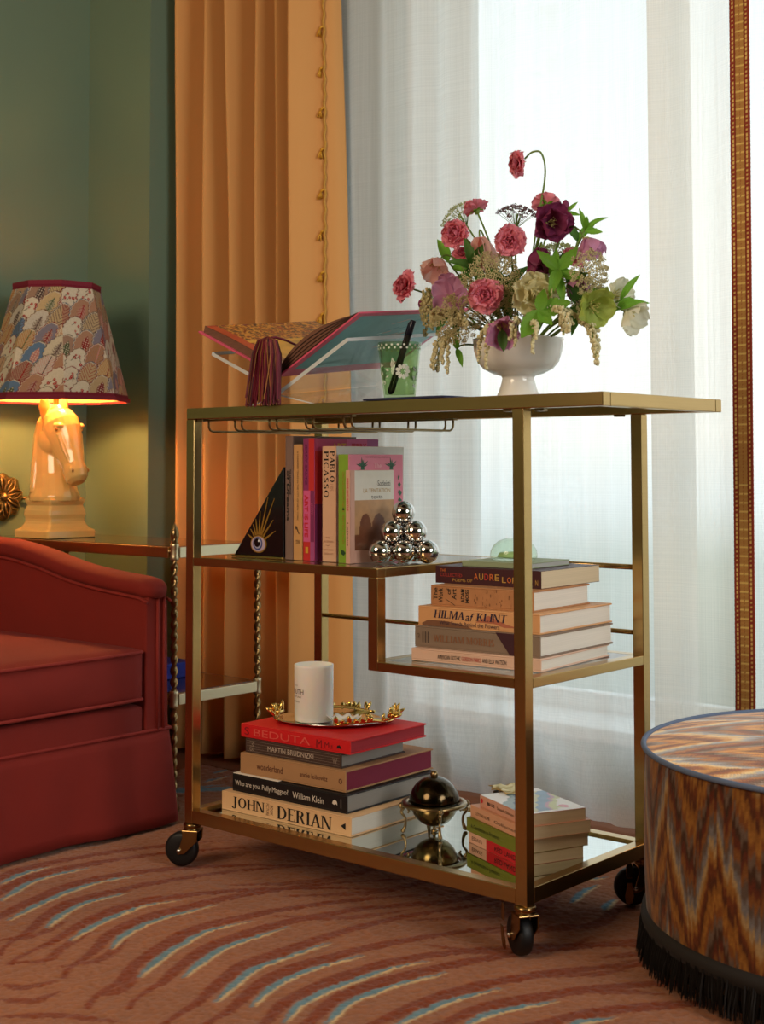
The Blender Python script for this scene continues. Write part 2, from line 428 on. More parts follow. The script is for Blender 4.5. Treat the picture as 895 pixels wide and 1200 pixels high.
# window: jamb lining, frame, mullions, panes
b = MB()
b.box((-0.98, 0.905, 0.13), (-0.965, 1.14, 2.38)); b.box((1.485, 0.905, 0.13), (1.5, 1.14, 2.38))
b.box((-0.98, 0.905, 2.365), (1.5, 1.14, 2.38))
win = struct('window_1', b, WHITEPAINT)
win['kind'] = 'structure'
b = MB()
b.box((-0.965, 1.09, 0.16), (-0.925, 1.13, 2.365)); b.box((1.445, 1.09, 0.16), (1.485, 1.13, 2.365))
b.box((-0.925, 1.09, 2.325), (1.445, 1.13, 2.365)); b.box((-0.925, 1.09, 0.16), (1.445, 1.13, 0.20))
struct('window_frame', b, WHITEPAINT, win, bevel=.004)
for x in (0.10,):
    struct('mullion', MB().box((x, 1.09, 0.2), (x + .05, 1.13, 2.325)), WHITEPAINT, win, bevel=.004)
WG = arch_glass('window_glass', (0.97, 0.99, 0.98), 1.45)
struct('pane', MB().box((-0.925, 1.107, 0.2), (0.10, 1.111, 2.325)), WG, win)
struct('pane', MB().box((0.15, 1.107, 0.2), (1.445, 1.111, 2.325)), WG, win)
struct('window_sill', MB().box((-0.965, 0.90, 0.13), (1.485, 1.14, 0.16)), WHITEPAINT, win, bevel=.004)

# ------------------------------------------------------------------ rug
BLUE = [[(-0.935, -0.277), (-0.958, -0.217), (-0.956, -0.159)], [(-0.853, -0.332), (-0.898, -0.246), (-0.907, -0.181), (-0.896, -0.115)], [(-0.757, -0.382), (-0.785, -0.307), (-0.811, -0.206), (-0.804, -0.124), (-0.787, -0.083)], [(-0.676, -0.366), (-0.707, -0.32), (-0.733, -0.252), (-0.729, -0.204), (-0.723, -0.159)], [(-0.601, -0.374), (-0.626, -0.314), (-0.644, -0.239), (-0.643, -0.175), (-0.624, -0.13)], [(-0.521, -0.36), (-0.554, -0.31), (-0.571, -0.254), (-0.573, -0.195), (-0.557, -0.108)], [(-0.395, -0.407), (-0.423, -0.358), (-0.451, -0.286), (-0.469, -0.208), (-0.455, -0.128)], [(-0.346, -0.365), (-0.366, -0.325), (-0.391, -0.253), (-0.393, -0.2), (-0.39, -0.141), (-0.385, -0.112)], [(-0.243, -0.398), (-0.267, -0.344), (-0.292, -0.278), (-0.292, -0.237), (-0.288, -0.119)], [(-0.193, -0.376), (-0.222, -0.306), (-0.23, -0.233), (-0.21, -0.129)], [(-0.121, -0.387), (-0.15, -0.318), (-0.152, -0.232), (-0.142, -0.142), (-0.119, -0.086)], [(-0.076, -0.355), (-0.101, -0.277), (-0.096, -0.196), (-0.071, -0.104)], [(-0.004, -0.303), (-0.004, -0.229), (0.005, -0.16), (0.024, -0.102)], [(0.066, -0.239), (0.071, -0.177), (0.111, -0.089)], [(0.17, -0.153), (0.182, -0.121), (0.201, -0.088)], [(-0.111, 0.287), (-0.128, 0.347), (-0.133, 0.402)], [(-0.048, 0.288), (-0.062, 0.323), (-0.067, 0.356)], [(-0.189, 0.367), (-0.168, 0.418), (-0.143, 0.454)], [(-1.255, 0.492), (-1.259, 0.535), (-1.259, 0.571)], [(-1.308, 0.566), (-1.311, 0.625)], [(-0.073, 0.453), (-0.102, 0.516)]]
DARK = [[(-0.522, -0.554), (-0.485, -0.534), (-0.474, -0.49)], [(-0.477, -0.584), (-0.438, -0.562), (-0.436, -0.512)], [(-0.422, -0.621), (-0.364, -0.565), (-0.283, -0.527)], [(-0.682, -0.447), (-0.66, -0.395), (-0.681, -0.321)], [(-0.588, -0.494), (-0.554, -0.453), (-0.583, -0.399), (-0.621, -0.3)], [(-0.516, -0.454), (-0.497, -0.396), (-0.541, -0.309)], [(-0.387, -0.492), (-0.376, -0.453), (-0.416, -0.393)], [(-0.013, -0.1), (0.042, -0.026), (0.104, 0.041), (0.13, 0.113)], [(-0.164, -0.031), (-0.072, 0.004), (-0.002, 0.094), (0.009, 0.164)], [(0.103, -0.064), (0.142, -0.019), (0.212, 0.029)], [(0.155, -0.093), (0.208, -0.047), (0.252, 0.014)], [(-0.441, -0.09), (-0.342, -0.011), (-0.295, 0.077)], [(0.07, 0.096), (0.106, 0.155)]]
def build_rug():
    st = 0.0034
    xs = np.arange(-1.40, 0.62, st); ys = np.arange(-0.72, 0.62, st)
    X, Y = np.meshgrid(xs, ys)
    n1 = vnoise(X * 260, Y * 260, 1); n2 = vnoise(X * 9, Y * 9, 2); n3 = vnoise(X * 120, Y * 30, 3)
    base = np.stack([np.full_like(X, c) for c in lin('#996142')], -1)
    dark = np.array(lin('#7d3410')); blue = np.array(lin('#63838e')); cream = np.array(lin('#d2b280'))
    Cc = base * (0.80 + 0.34 * n1 + 0.16 * (n2 - .5))[..., None]
    jx = X + (vnoise(X * 200, Y * 200, 5) - .5) * .0025 + (vnoise(X * 25, Y * 25, 8) - .5) * .0025
    jy = Y + (vnoise(X * 200, Y * 200, 6) - .5) * .0025 + (vnoise(X * 25, Y * 25, 9) - .5) * .0025
    def field(path):
        """distance to the path and 0..1 position along it"""
        P = np.array([(p[0], p[1]) for p in path]); seg = np.hypot(*(P[1:] - P[:-1]).T); L = seg.sum(); acc = 0
        mn = P.min(0) - .06; mx_ = P.max(0) + .06
        i0, i1 = np.searchsorted(xs, (mn[0], mx_[0])); j0, j1 = np.searchsorted(ys, (mn[1], mx_[1]))
        sl = (slice(j0, j1), slice(i0, i1)); x = jx[sl]; y = jy[sl]
        D = np.full(x.shape, 9.0); T = np.zeros(x.shape)
        for k in range(len(P) - 1):
            d = P[k + 1] - P[k]; t = np.clip(((x - P[k, 0]) * d[0] + (y - P[k, 1]) * d[1]) / max(1e-9, d @ d), 0, 1)
            dd = np.hypot(x - P[k, 0] - t * d[0], y - P[k, 1] - t * d[1]); m = dd < D
            D = np.where(m, dd, D); T = np.where(m, (acc + t * seg[k]) / L, T); acc += seg[k]
        return sl, D, T
    def paint(path, wid, col, soft=.0035, taper=(.25, .35), am=1.0):
        sl, D, T = field(path)
        if D.size == 0: return
        wd = wid * np.clip(T / taper[0], .15, 1) ** .6 * np.clip((1 - T) / taper[1], .05, 1) ** .6
        a = np.clip((wd - D) / soft + .5, 0, 1)[..., None] * am
        Cc[sl] = Cc[sl] * (1 - a) + col * (0.78 + 0.4 * n1[sl])[..., None] * a
    def smooth(path, n=6): return [tuple(p)[:2] for p in catmull([(x, y, 0) for x, y in path], n)]
    def off(path, d):
        P = np.array(path); t = np.gradient(P, axis=0); t /= np.linalg.norm(t, axis=1)[:, None] + 1e-9
        return [tuple(p) for p in P + d * np.stack([-t[:, 1], t[:, 0]], 1)]
    for k, s in enumerate(BLUE):
        p = smooth(s); a = np.array(p)
        if k < 15:
            d = a[-1] - a[-4]; d /= np.linalg.norm(d) + 1e-9; e = []
            for i in range(1, 14):
                ang = -0.045 * i; dx = d[0] * math.cos(ang) - d[1] * math.sin(ang); dy = d[0] * math.sin(ang) + d[1] * math.cos(ang)
                b0 = e[-1] if e else a[-1]; e.append(b0 + np.array((dx, dy)) * .028)
            d2 = a[0] - a[2]; d2 /= np.linalg.norm(d2) + 1e-9; g = []
            for i in range(1, 7):
                ang = -0.22 * math.sin(i * .6) * i * .35; dx = d2[0] * math.cos(ang) - d2[1] * math.sin(ang); dy = d2[0] * math.sin(ang) + d2[1] * math.cos(ang)
                b0 = g[-1] if g else a[0]; g.append(b0 + np.array((dx, dy)) * .020)
            full = [tuple(q) for q in g[::-1]] + p + [tuple(q) for q in e]
            paint(off(full, .0215), .0150, dark, taper=(.35, .6), am=.95)
    for s in DARK: paint(smooth(s), .0095, dark, am=.85)
    for k in range(7):                                                  # faint stripes under and behind the cart
        x0 = -0.62 + k * .12
        paint(smooth([(x0, -.02 + .02 * k), (x0 + .1, .1 + .02 * k), (x0 + .12, .25), (x0 + .05, .42)]), .012, dark, am=.8)
    for k in range(5):
        paint(smooth([(-1.36 + k * .05, .2 + .08 * k), (-1.28 + k * .05, .33 + .06 * k), (-1.2 + .04 * k, .5)]), .016, blue, am=.8)
    for s in BLUE:
        p = smooth(s)
        paint(off(p, -.0058), .0050, cream, taper=(.2, .5)); paint(p, .0066, blue, taper=(.22, .6))
    Z = 0.0035 * n1 + 0.0015 * n3 - 0.005
    o = npgrid('rug', np.stack([X, Y, Z], -1), Cc, vmat('rug_pile', 0.95, sheen=0.15, bump=0.5, bscale=700))
    tag(o, 'terracotta rug with rust zebra stripes and blue and cream flecks under the trolley', 'rug')
    border = MB()
    z = -0.0065
    for a in (((-1.857, -3.0), (-1.40, .598)), ((-1.598, .598), (-1.40, .905)), ((.615, -3.0), (2.6, .905)), ((-1.40, -3.0), (.615, -.718)), ((-1.40, .615), (.615, .905))):
        border.box((a[0][0], a[0][1], -.012), (a[1][0], a[1][1], z + .006))
    obj('rug_border', border, mat('rug_plain', '#85563e', 0.95, noise=.25, nscale=300), o)
build_rug()

# ------------------------------------------------------------------ the brass trolley
L, W, w_ = 0.7635, 0.3648, 0.0207
ZT, TT, ZS1, ZS2, SB, BT, BB = 0.84, 0.0208, 0.565, 0.414, 0.0155, 0.104, 0.0229
TX, TW, DX = 0.140, 0.3628, -0.2923
cart = thing('bar_cart', 'brushed brass bar trolley on castors carrying books and a vase of flowers', 'trolley', (-L / 2, W / 2, 0))
cart_off = Vector((-L / 2, W / 2, 0))
def cpart(name, mb, m, parent=cart, **k):
    mb.v = [(x + L / 2, y - W / 2, z) for x, y, z in mb.v]
    return obj(name, mb, m, parent, **k)
for x in (-L, -w_):
    for y in (0, W - w_):
        cpart('post', MB().box((x, y, 0.079), (x + w_, y + w_, ZT - TT)), BRASS, bevel=.0012)
e = 0.0006
def rails(name, x0, x1, y0, y1, z0, z1, sides='fblr', inset=w_):
    if 'f' in sides: cpart(name, MB().box((x0 + inset, y0, z0), (x1 - inset, y0 + w_, z1)), BRASS, bevel=.001)
    if 'b' in sides: cpart(name, MB().box((x0 + inset, y1 - w_, z0), (x1 - inset, y1, z1)), BRASS, bevel=.001)
    if 'l' in sides: cpart(name, MB().box((x0, y0 + inset, z0), (x0 + w_, y1 - inset, z1)), BRASS, bevel=.001)
    if 'r' in sides: cpart(name, MB().box((x1 - w_, y0 + inset, z0), (x1, y1 - inset, z1)), BRASS, bevel=.001)
# table top: frame tubes with a glass sheet let into them
cpart('top_rail', MB().box((-L, 0, ZT - TT), (TX, w_, ZT)), BRASS, bevel=.0015)
cpart('top_rail', MB().box((-L, TW - w_, ZT - TT), (TX, TW, ZT)), BRASS, bevel=.0015)
cpart('top_rail', MB().box((-L, w_, ZT - TT), (-L + w_, TW - w_, ZT)), BRASS, bevel=.0015)
cpart('top_rail', MB().box((TX - w_, w_, ZT - TT), (TX, TW - w_, ZT)), BRASS, bevel=.0015)
cpart('glass_panel', MB().box((-L + w_, w_, ZT - .006), (TX - w_, TW - w_, ZT)), PANEL)
# upper left shelf, drop post, lower right shelf
cpart('shelf_rail', MB().box((-L + w_, 0, ZS1 - SB), (DX, w_, ZS1)), BRASS, bevel=.001)
cpart('shelf_rail', MB().box((-L + w_, W - w_, ZS1 - SB), (DX, W, ZS1)), BRASS, bevel=.001)
cpart('shelf_rail', MB().box((-L, w_, ZS1 - SB), (-L + w_, W - w_, ZS1)), BRASS, bevel=.001)
cpart('shelf_rail', MB().box((DX - w_, w_, ZS1 - SB), (DX, W - w_, ZS1)), BRASS, bevel=.001)
cpart('glass_panel', MB().box((-L + w_, w_, ZS1 - .006), (DX - w_, W - w_, ZS1 - .0003)), PANEL)
for y in (0, W - w_):
    cpart('drop_post', MB().box((DX - w_, y, ZS2 - SB), (DX, y + w_, ZS1 - SB)), BRASS, bevel=.001)
cpart('shelf_rail', MB().box((DX, 0, ZS2 - SB), (-w_, w_, ZS2)), BRASS, bevel=.001)
cpart('shelf_rail', MB().box((DX, W - w_, ZS2 - SB), (-w_, W, ZS2)), BRASS, bevel=.001)
cpart('shelf_rail', MB().box((DX - w_, w_, ZS2 - SB), (DX, W - w_, ZS2)), BRASS, bevel=.001)
cpart('shelf_rail', MB().box((-w_, w_, ZS2 - SB), (0, W - w_, ZS2)), BRASS, bevel=.001)
cpart('glass_panel', MB().box((DX, w_, ZS2 - .006), (-w_, W - w_, ZS2 - .0003)), PANEL)
# guard rods at the back
cpart('guard_rod', MB().tube([(-L + w_, W - w_ / 2, .430), (DX - w_, W - w_ / 2, .430)], .0042, 10), BRASS, smooth=True)
cpart('guard_rod', MB().tube([(DX, W - w_ / 2, .430 + .02), (-w_, W - w_ / 2, .430 + .02)], .0042, 10), BRASS, smooth=True)
cpart('guard_rod', MB().tube([(DX, W - w_ / 2, .560), (-w_, W - w_ / 2, .560)], .0048, 10), BRASS, smooth=True)
# bottom shelf with mirror
MZ = 0.100
rails('bottom_rail', -L, 0, 0, W, BT - BB, BT)
MIRROR = mat('mirror_glass', (0.70, 0.76, 0.74), 0.012, 1.0)
cpart('mirror_panel', MB().box((-L + w_, w_, MZ - .006), (-w_, W - w_, MZ)), MIRROR)
# stemware rack of bent wire under the top
for k, x in enumerate((-0.735, -0.655, -0.565, -0.475, -0.385)):
    for dx in ((0,) if k == 0 else (-.009, .009)):
        p = [(x + dx, .03, ZT - TT), (x + dx, .03, .806), (x + dx, .033, .800), (x + dx, .04, .797), (x + dx, .30, .797), (x + dx, .307, .8), (x + dx, .31, .806), (x + dx, .31, ZT - TT)]
        cpart('rack_wire', MB().tube(p, .0021, 6), BRASS_OLD, smooth=True)
for y in (.03, .31):
    cpart('rack_bar', MB().box((-.745, y - .006, ZT - TT - .003), (-.37, y + .006, ZT - TT)), BRASS_OLD, bevel=.0008)
for x, y in ((-L + .03, .012), (-.035, .012), (-.035, TW - .03), (.012, .03)):
    cpart('bracket', MB().box((x - .008, y - .006, ZT - TT - .004), (x + .008, y + .006, ZT - TT)), BRASS_OLD, bevel=.001)
# castors
CAP = mat('castor_bronze', (0.30, 0.19, 0.075), 0.25, 1.0)
def caster(x, y, ang, pedal):
    c = bpy.data.objects.new('caster', None); COL.objects.link(c); c.parent = cart
    c.location = (x + L / 2, y - W / 2, 0); c.rotation_euler = (0, 0, ang)
    r, off_ = 0.031, -0.020
    m = MB().lathe([(.007, .079), (.0145, .079), (.0165, .077), (.0165, .073), (.014, .071), (.016, .069), (.0155, .066), (.006, .066)], 24)
    obj('swivel_head', m, CAP, c, smooth=True)
    f = MB()
    for s_ in (-1, 1):
        f.prism([(-.006 + off_ * .9, r - .008), (.008 + off_ * .9, r - .006), (.014, .048), (.015, .067), (-.015, .067), (-.014, .055)],
                lambda u, v, k, s_=s_: (u, s_ * (.0165 if k else .0142), v))
    f.box((-.0155, -.0165, .0645), (.0155, .0165, .0675))
    obj('fork', f, CAP, c, bevel=.0012)
    wheel = MB()
    prof = [(.010, -.011), (r - .006, -.0115), (r - .002, -.0095), (r, -.005), (r, .005), (r - .002, .0095), (r - .006, .0115), (.010, .011)]
    wheel.loft([[(off_ + rr * math.cos(2 * PI * k / 36), yy, r + rr * math.sin(2 * PI * k / 36)) for k in range(36)] for rr, yy in prof])
    obj('wheel', wheel, RUBBER, c, smooth=True)
    ax = MB()
    for s_ in (-1, 1): ax.sphere((off_, s_ * .0178, r), .0042, 10, 6)
    obj('axle_cap', ax, SILVER, c, smooth=True)
    if pedal:
        p = MB().prism([(-.004, 0), (.004, 0), (.0075, -.022), (.006, -.034), (0, -.037), (-.006, -.034), (-.0075, -.022)],
                       lambda u, v, k: (off_ - .012 + u * 1.0, -.024 - (.0016 if k else 0) + v * -.12, .043 + v))
        obj('brake_pedal', p, CAP, c, bevel=.001)
        p = MB().prism([(-.005, 0), (.005, 0), (.006, .018), (.003, .026), (-.003, .026), (-.006, .018)],
                       lambda u, v, k: (off_ - .012 + u, -.022 - (.0016 if k else 0), .05 + v))
        obj('brake_lever', p, CAP, c, bevel=.001)
caster(-L + w_ / 2, w_ / 2, math.radians(28), False)
caster(-w_ / 2, w_ / 2, math.radians(-32), True)
caster(-w_ / 2, W - w_ / 2, math.radians(48), True)
caster(-L + w_ / 2, W - w_ / 2, math.radians(15), False)

# ------------------------------------------------------------------ sofa
VEL = mat('red_velvet', '#7c1c11', 0.85, sheen=0.12, noise=0.16, nscale=9, bump=0.25, bscale=900)
VELW = mat('red_velvet_welt', '#86231a', 0.8, sheen=0.15)
sofa = thing('sofa', 'red velvet sofa with sloping arm and skirted base beside the twisted brass table', 'sofa', (-1.35, -0.55, 0))
def sp_(name, mb, m, parent=sofa, **k):
    mb.v = [(x + 1.35, y + 0.55, z) for x, y, z in mb.v]
    return obj(name, mb, m, parent, **k)
ARMZ = [(-1.02, .492), (-1.05, .500), (-1.10, .504), (-1.209, .513), (-1.30, .526), (-1.40, .546), (-1.50, .560), (-1.60, .566), (-1.70, .569), (-1.83, .570)]
armc = catmull([(x, 0, z) for x, z in ARMZ], 5)
for side in (1, -1):
    def fy(y, side=side): return y if side > 0 else -1.10 - y
    rings = []
    for p in armc:
        x, z = p.x, p.z; x_ = min(x, -1.022)
        rings.append([(x_, fy(.121), .19), (x_, fy(.120), .30), (x_, fy(.121), z - .04), (x_, fy(.13), z - .022), (x_, fy(.168), z - .022), (x_, fy(.178), z - .04), (x_, fy(.179), .30), (x_, fy(.181), .19)])
    arm = sp_('arm', MB().loft(rings), VEL, bevel=.004)
    rings = []
    for i, p in enumerate(armc):
        k = min(1, .55 + .45 * min(1, i / 3)); zc = p.z - .017; ry, rz = .034 * k, .021 * k
        rings.append([(p.x + (.006 if i < 3 else 0), fy(.149 + ry * math.copysign(abs(math.cos(a)) ** .7, math.cos(a))), zc + rz * math.copysign(abs(math.sin(a)) ** .8, math.sin(a))) for a in [2 * PI * q / 20 for q in range(20)]])
    sp_('arm_roll', MB().loft(rings), VEL, arm, smooth=True)
    for y in (.118, .181):
        sp_('welt', MB().tube([(min(p.x + .004, -1.017), fy(y), p.z - .037) for p in armc], .0032, 7), VELW, arm, smooth=True)
    for y in (.150, .166):
        sp_('welt', MB().tube([(-1.0205, fy(y), .196), (-1.0205, fy(y), .47)], .0034, 7), VELW, arm, smooth=True)
def rounded_box(a, b, r, bulge, n=14, wr=0.0):
    bm = bmesh.new(); bmesh.ops.create_cube(bm, size=2.0)
    bmesh.ops.subdivide_edges(bm, edges=bm.edges[:], cuts=n, use_grid_fill=True)
    c = (Vector(a) + Vector(b)) / 2; h = (Vector(b) - Vector(a)) / 2; vs = []
    for v in bm.verts:
        u = v.co.copy(); q = Vector([math.copysign(1, t) * (1 - (1 - abs(t)) ** 1.6) if abs(t) < 1 else t for t in u])
        p = Vector([q[i] * h[i] for i in range(3)])
        inn = Vector([max(-(h[i] - r), min(h[i] - r, p[i])) for i in range(3)]); d = p - inn
        if d.length > 1e-6: p = inn + d.normalized() * min(r, max(abs(x) for x in d))
        fx, fy_, fz = [math.cos(q[i] * PI / 2) for i in range(3)]
        if abs(u.z) > .99: p.z += math.copysign(bulge[2], u.z) * fx * fy_
        if abs(u.x) > .99: p.x += math.copysign(bulge[0], u.x) * fy_ * fz + wr * math.sin(q.y * 30 + 2 * q.z) * fz * (.5 + .5 * math.sin(q.y * 7))
        if abs(u.y) > .99: p.y += math.copysign(bulge[1], u.y) * fx * fz
        v.co = p + c
    m = MB(); bm.verts.index_update(); m.v = [tuple(v.co) for v in bm.verts]; m.f = [tuple(v.index for v in f.verts) for f in bm.faces]; bm.free()
    return m
for y0, y1 in ((-.545, .1175), (-1.215, -.552)):
    cu = sp_('seat_cushion', rounded_box((-1.58, y0, .254), (-1.018, y1, .364), .018, (.012, .002, .016), 16, .0022), VEL, smooth=True)
    for z in (.262, .356):
        pth = [(-1.5, y1 - .003, z), (-1.1, y1 - .003, z), (-1.03, y1 - .003, z), (-1.022, y1 - .007, z), (-1.019, y1 - .015, z)] + [(-1.015 + .004 * math.sin(PI * k / 10), y1 - .015 + (y0 - y1 + .03) * k / 10, z) for k in range(1, 10)] + [(-1.019, y0 + .015, z), (-1.03, y0 + .003, z), (-1.5, y0 + .003, z)]
        sp_('welt', MB().tube(pth, .0036, 8), VELW, cu, smooth=True)
sp_('seat_deck', rounded_box((-1.60, -1.215, .17), (-1.022, .118, .251), .012, (.003, 0, 0), 8), VEL, smooth=True)
sp_('back', rounded_box((-1.835, -1.25, .05), (-1.62, .15, .60), .05, (.0, 0, .02), 10), VEL, smooth=True)
sp_('back_cushion', rounded_box((-1.68, -.545, .37), (-1.585, -.02, .62), .03, (.03, 0, .01), 10), VEL, smooth=True)
rows = []
path = [(-1.024, -1.28 + 1.455 * k / 70) for k in range(71)] + [(-1.026, .181), (-1.034, .183)] + [(-1.04 - .79 * k / 30, .183) for k in range(31)]
for j in range(9):
    t = j / 8; row = []
    for i, (x, y) in enumerate(path):
        z = .194 - t * (.194 - .006); fl = t ** .8
        nx, ny = (1, 0) if i < 70 else ((.7, .7) if i < 73 else (0, 1))
        wv = (math.sin(y * 19 + 1) * .006 + math.sin(y * 43 + 1) * .0025) if i < 70 else math.sin(x * 19) * .003
        corner = max(0, 1 - abs(i - 71) / 10)
        o_ = .013 * fl + wv * fl + .010 * corner * fl
        row.append((x + nx * o_, y + ny * o_, z + .002 * math.sin(i * .35) * t * (1 if i > 4 else 0)))
    rows.append(row)
sk = sp_('skirt', MB().grid(rows), VEL, smooth=True)
sk.modifiers.new('thick', 'SOLIDIFY').thickness = -.003
sp_('welt', MB().tube([(x + .003, y + .001, .195) for x, y in path[:70]] + [(-1.022, .186, .195)] + [(x, y + .003, .195) for x, y in path[73:]], .0036, 7), VELW, sk, smooth=True)

# ------------------------------------------------------------------ end table
TABLETOP = mat('amber_tabletop', '#5b3512', 0.18, coat=0.6, noise=.2, nscale=5)
SHELFTOP = mat('dark_tabletop', '#231c18', 0.15, coat=0.5)
PALEBRASS = mat('pale_brass', (0.62, 0.54, 0.36), 0.38, 1.0)
tx0, tx1, ty0, ty1, tz = -1.80, -1.088, .252, .498, .560
tb = thing('end_table', 'brass end table with rope-twist posts behind the sofa arm, holding the horse lamp', 'table', ((tx0 + tx1) / 2, (ty0 + ty1) / 2, 0))
def tp(name, mb, m, parent=tb, **k):
    mb.v = [(x - (tx0 + tx1) / 2, y - (ty0 + ty1) / 2, z) for x, y, z in mb.v]
    return obj(name, mb, m, parent, **k)
for z, nm, mm in ((tz, 'table_top', TABLETOP), (.248, 'lower_shelf', SHELFTOP)):
    t_ = tp(nm, MB().box((tx0 + .004, ty0 + .004, z - .016), (tx1 - .004, ty1 - .004, z)), mm, bevel=.001)
    for a, b_ in (((tx0 + .012, ty0 - .008, z - .024), (tx1 - .012, ty0 + .004, z - .001)), ((tx0 + .012, ty1 - .004, z - .024), (tx1 - .012, ty1 + .008, z - .001)),
                  ((tx1 - .004, ty0 + .008, z - .024), (tx1 + .008, ty1 - .008, z - .001)), ((tx0 - .008, ty0 + .008, z - .024), (tx0 + .004, ty1 - .008, z - .001))):
        tp('rail', MB().box(a, b_), PALEBRASS if a[0] > tx1 - .01 else mat('brown_brass', (.42, .24, .10), .35, 1.0), t_, bevel=.0012)  # right-hand rail paler, the other three browner
for x in (tx0, tx1):
    for y in (ty0, ty1):
        rings = []; n = 12; z0, z1 = .02, .598
        for k in range(341):
            z = z0 + (z1 - z0) * k / 340
            col = any(abs(z - q) < .017 for q in (.236, .549)) or z < .03
            tw = z * 260
            rings.append([(x + (.0078 if col else .0062 + .0024 * math.cos(2 * a_ - tw)) * math.cos(a_), y + (.0078 if col else .0062 + .0024 * math.cos(2 * a_ - tw)) * math.sin(a_), z) for a_ in [2 * PI * q / n for q in range(n)]])
        po = tp('rope_post', MB().loft(rings), BRASS_OLD, smooth=True)
        if z1: 
            tp('finial', MB().lathe([(.006, .566), (.0085, .570), (.0065, .574), (.0085, .579), (.0098, .585), (.0088, .592), (.0055, .601), (.002, .609), (.0003, .612)], 16, (x, y, 0)), BRASS_OLD, po, smooth=True)
        tp('foot', MB().lathe([(.005, -.003), (.012, 0), (.014, .008), (.009, .018), (.007, .03)], 16, (x, y, 0)), BRASS_OLD, po, smooth=True)
        for z in (.236, .549):
            tp('collar', MB().lathe([(.0082, z - .018), (.0100, z - .016), (.0090, z - .011), (.0085, z), (.0090, z + .011), (.0100, z + .016), (.0082, z + .018)], 16, (x, y, 0)), PALEBRASS, po, smooth=True)
            sx = 1 if x < -1.4 else -1; sy = 1 if y < .37 else -1
            tp('ball_joint', MB().sphere((x + sx * .016, y, z), .0085, 12, 8), BRASS_OLD, po, smooth=True)
bk = obj('blue_book', MB().box((-.13, -.09, 0), (.13, .09, .035)), mat('cobalt_cloth', '#1b2fa0', .6), bevel=.002, loc=(-1.375, .36, .2485))
tag(bk, 'cobalt blue clothbound book lying on the lower shelf of the end table', 'book')

# ------------------------------------------------------------------ bronze medallion on the wall
md = thing('wall_medallion', 'bronze flower-shaped medallion on the green wall behind the horse lamp', 'ornament', (-1.857, .335, .655))
DULLB = mat('dull_bronze', (.30, .21, .09), .42, .9, noise=.3, nscale=60)
m_ = MB()
n = 48; rg = []
for r, d in ((.056, 0), (.058, .006), (.050, .010), (.02, .006)):
    rg.append([(d, r * (1 + .06 * math.cos(8 * 2 * PI * k / n)) * math.cos(2 * PI * k / n), r * (1 + .06 * math.cos(8 * 2 * PI * k / n)) * math.sin(2 * PI * k / n)) for k in range(n)])
obj('back_plate', m_.loft(rg), DULLB, md, smooth=True)
for k in range(8):
    a = 2 * PI * k / 8 + .2; R_ = Matrix.Rotation(a, 3, 'X'); pm = MB()
    for s_ in (-1, 1):
        pm.tube([R_ @ Vector((.009 + .006 * math.sin(PI * t), s_ * .012 * math.sin(PI * t) ** .7, .008 + .048 * t)) for t in [q / 8 for q in range(9)]], .0028, 6)
    pm.tube([R_ @ Vector((.012, 0, .01)), R_ @ Vector((.013, 0, .05))], .0032, 6)
    obj('petal', pm, DULLB, md, smooth=True)
obj('boss', MB().sphere((.014, 0, 0), .011, 14, 8), DULLB, md, smooth=True)
obj('knob', MB().tube([(.012, .056, -.004), (.014, .078, -.004)], .004, 8).sphere((.014, .080, -.004), .006, 10, 8), DULLB, md, smooth=True)

# ------------------------------------------------------------------ horse lamp
LX, LY, LZ = -1.615, .325, .5605
lamp = thing('table_lamp', 'glazed horse head lamp with leaf-print octagonal shade on the end table', 'lamp', (LX, LY, LZ))
CER = mat('cream_glaze', '#e8c578', 0.16, coat=0.7, sub=0.05)
b = MB()
def sq(h, z, r=.006):
    return [(sx * (h - r) + r * math.cos(a), sy * (h - r) + r * math.sin(a), z) for sx, sy, a0 in ((1, 1, 0), (-1, 1, PI / 2), (-1, -1, PI), (1, -1, PI * 1.5)) for a in (a0, a0 + PI / 4, a0 + PI / 2)]
b.loft([sq(.070, .0008), sq(.070, .016), sq(.069, .019), sq(.060, .024), sq(.054, .034), sq(.052, .040), sq(.052, .046), sq(.054, .056), sq(.053, .066), sq(.049, .078), sq(.052, .086), sq(.053, .092), sq(.048, .096)])
obj('plinth', b, CER, lamp, bevel=.001)
obj('felt_base', MB().box((-.068, -.068, 0), (.068, .068, .0012)), mat('dark_felt', '#2a2018', .9), lamp)
def ell(c, ax, ay, d, n=20, pw=1.0):
    """ring centred at c in the plane normal to d (in xz), half sizes ax (in xz) and ay (y)"""
    d = Vector((d[0], 0, d[1])).normalized(); p = Vector((-d.z, 0, d.x)) * -1
    return [Vector((c[0], 0, c[1])) + p * ax * math.cos(a) + Vector((0, 1, 0)) * ay * math.sin(a) for a in [2 * PI * k / n for k in range(n)]]
h = MB()
h.loft([ell((-.002, .088), .064, .060, (0, 1)), ell((-.002, .100), .066, .060, (0, 1)), ell((-.006, .120), .062, .052, (-.1, 1)), ell((-.014, .155), .057, .044, (-.1, 1)), ell((-.020, .200), .053, .039, (0, 1)),
        ell((-.022, .245), .052, .036, (.1, 1)), ell((-.014, .282), .047, .033, (.3, 1)), ell((.000, .308), .032, .024, (.5, 1))])
hd = [(-.008, .314, .026, .024), (.004, .302, .044, .034), (.016, .282, .054, .0405), (.028, .258, .056, .0395), (.043, .231, .049, .0335), (.058, .204, .038, .0275), (.071, .179, .032, .0245), (.081, .158, .032, .0270), (.087, .143, .028, .0250), (.090, .134, .016, .016)]
h.loft([ell((x, z), a, c_, (.45, -.89), 22) for x, z, a, c_ in hd])
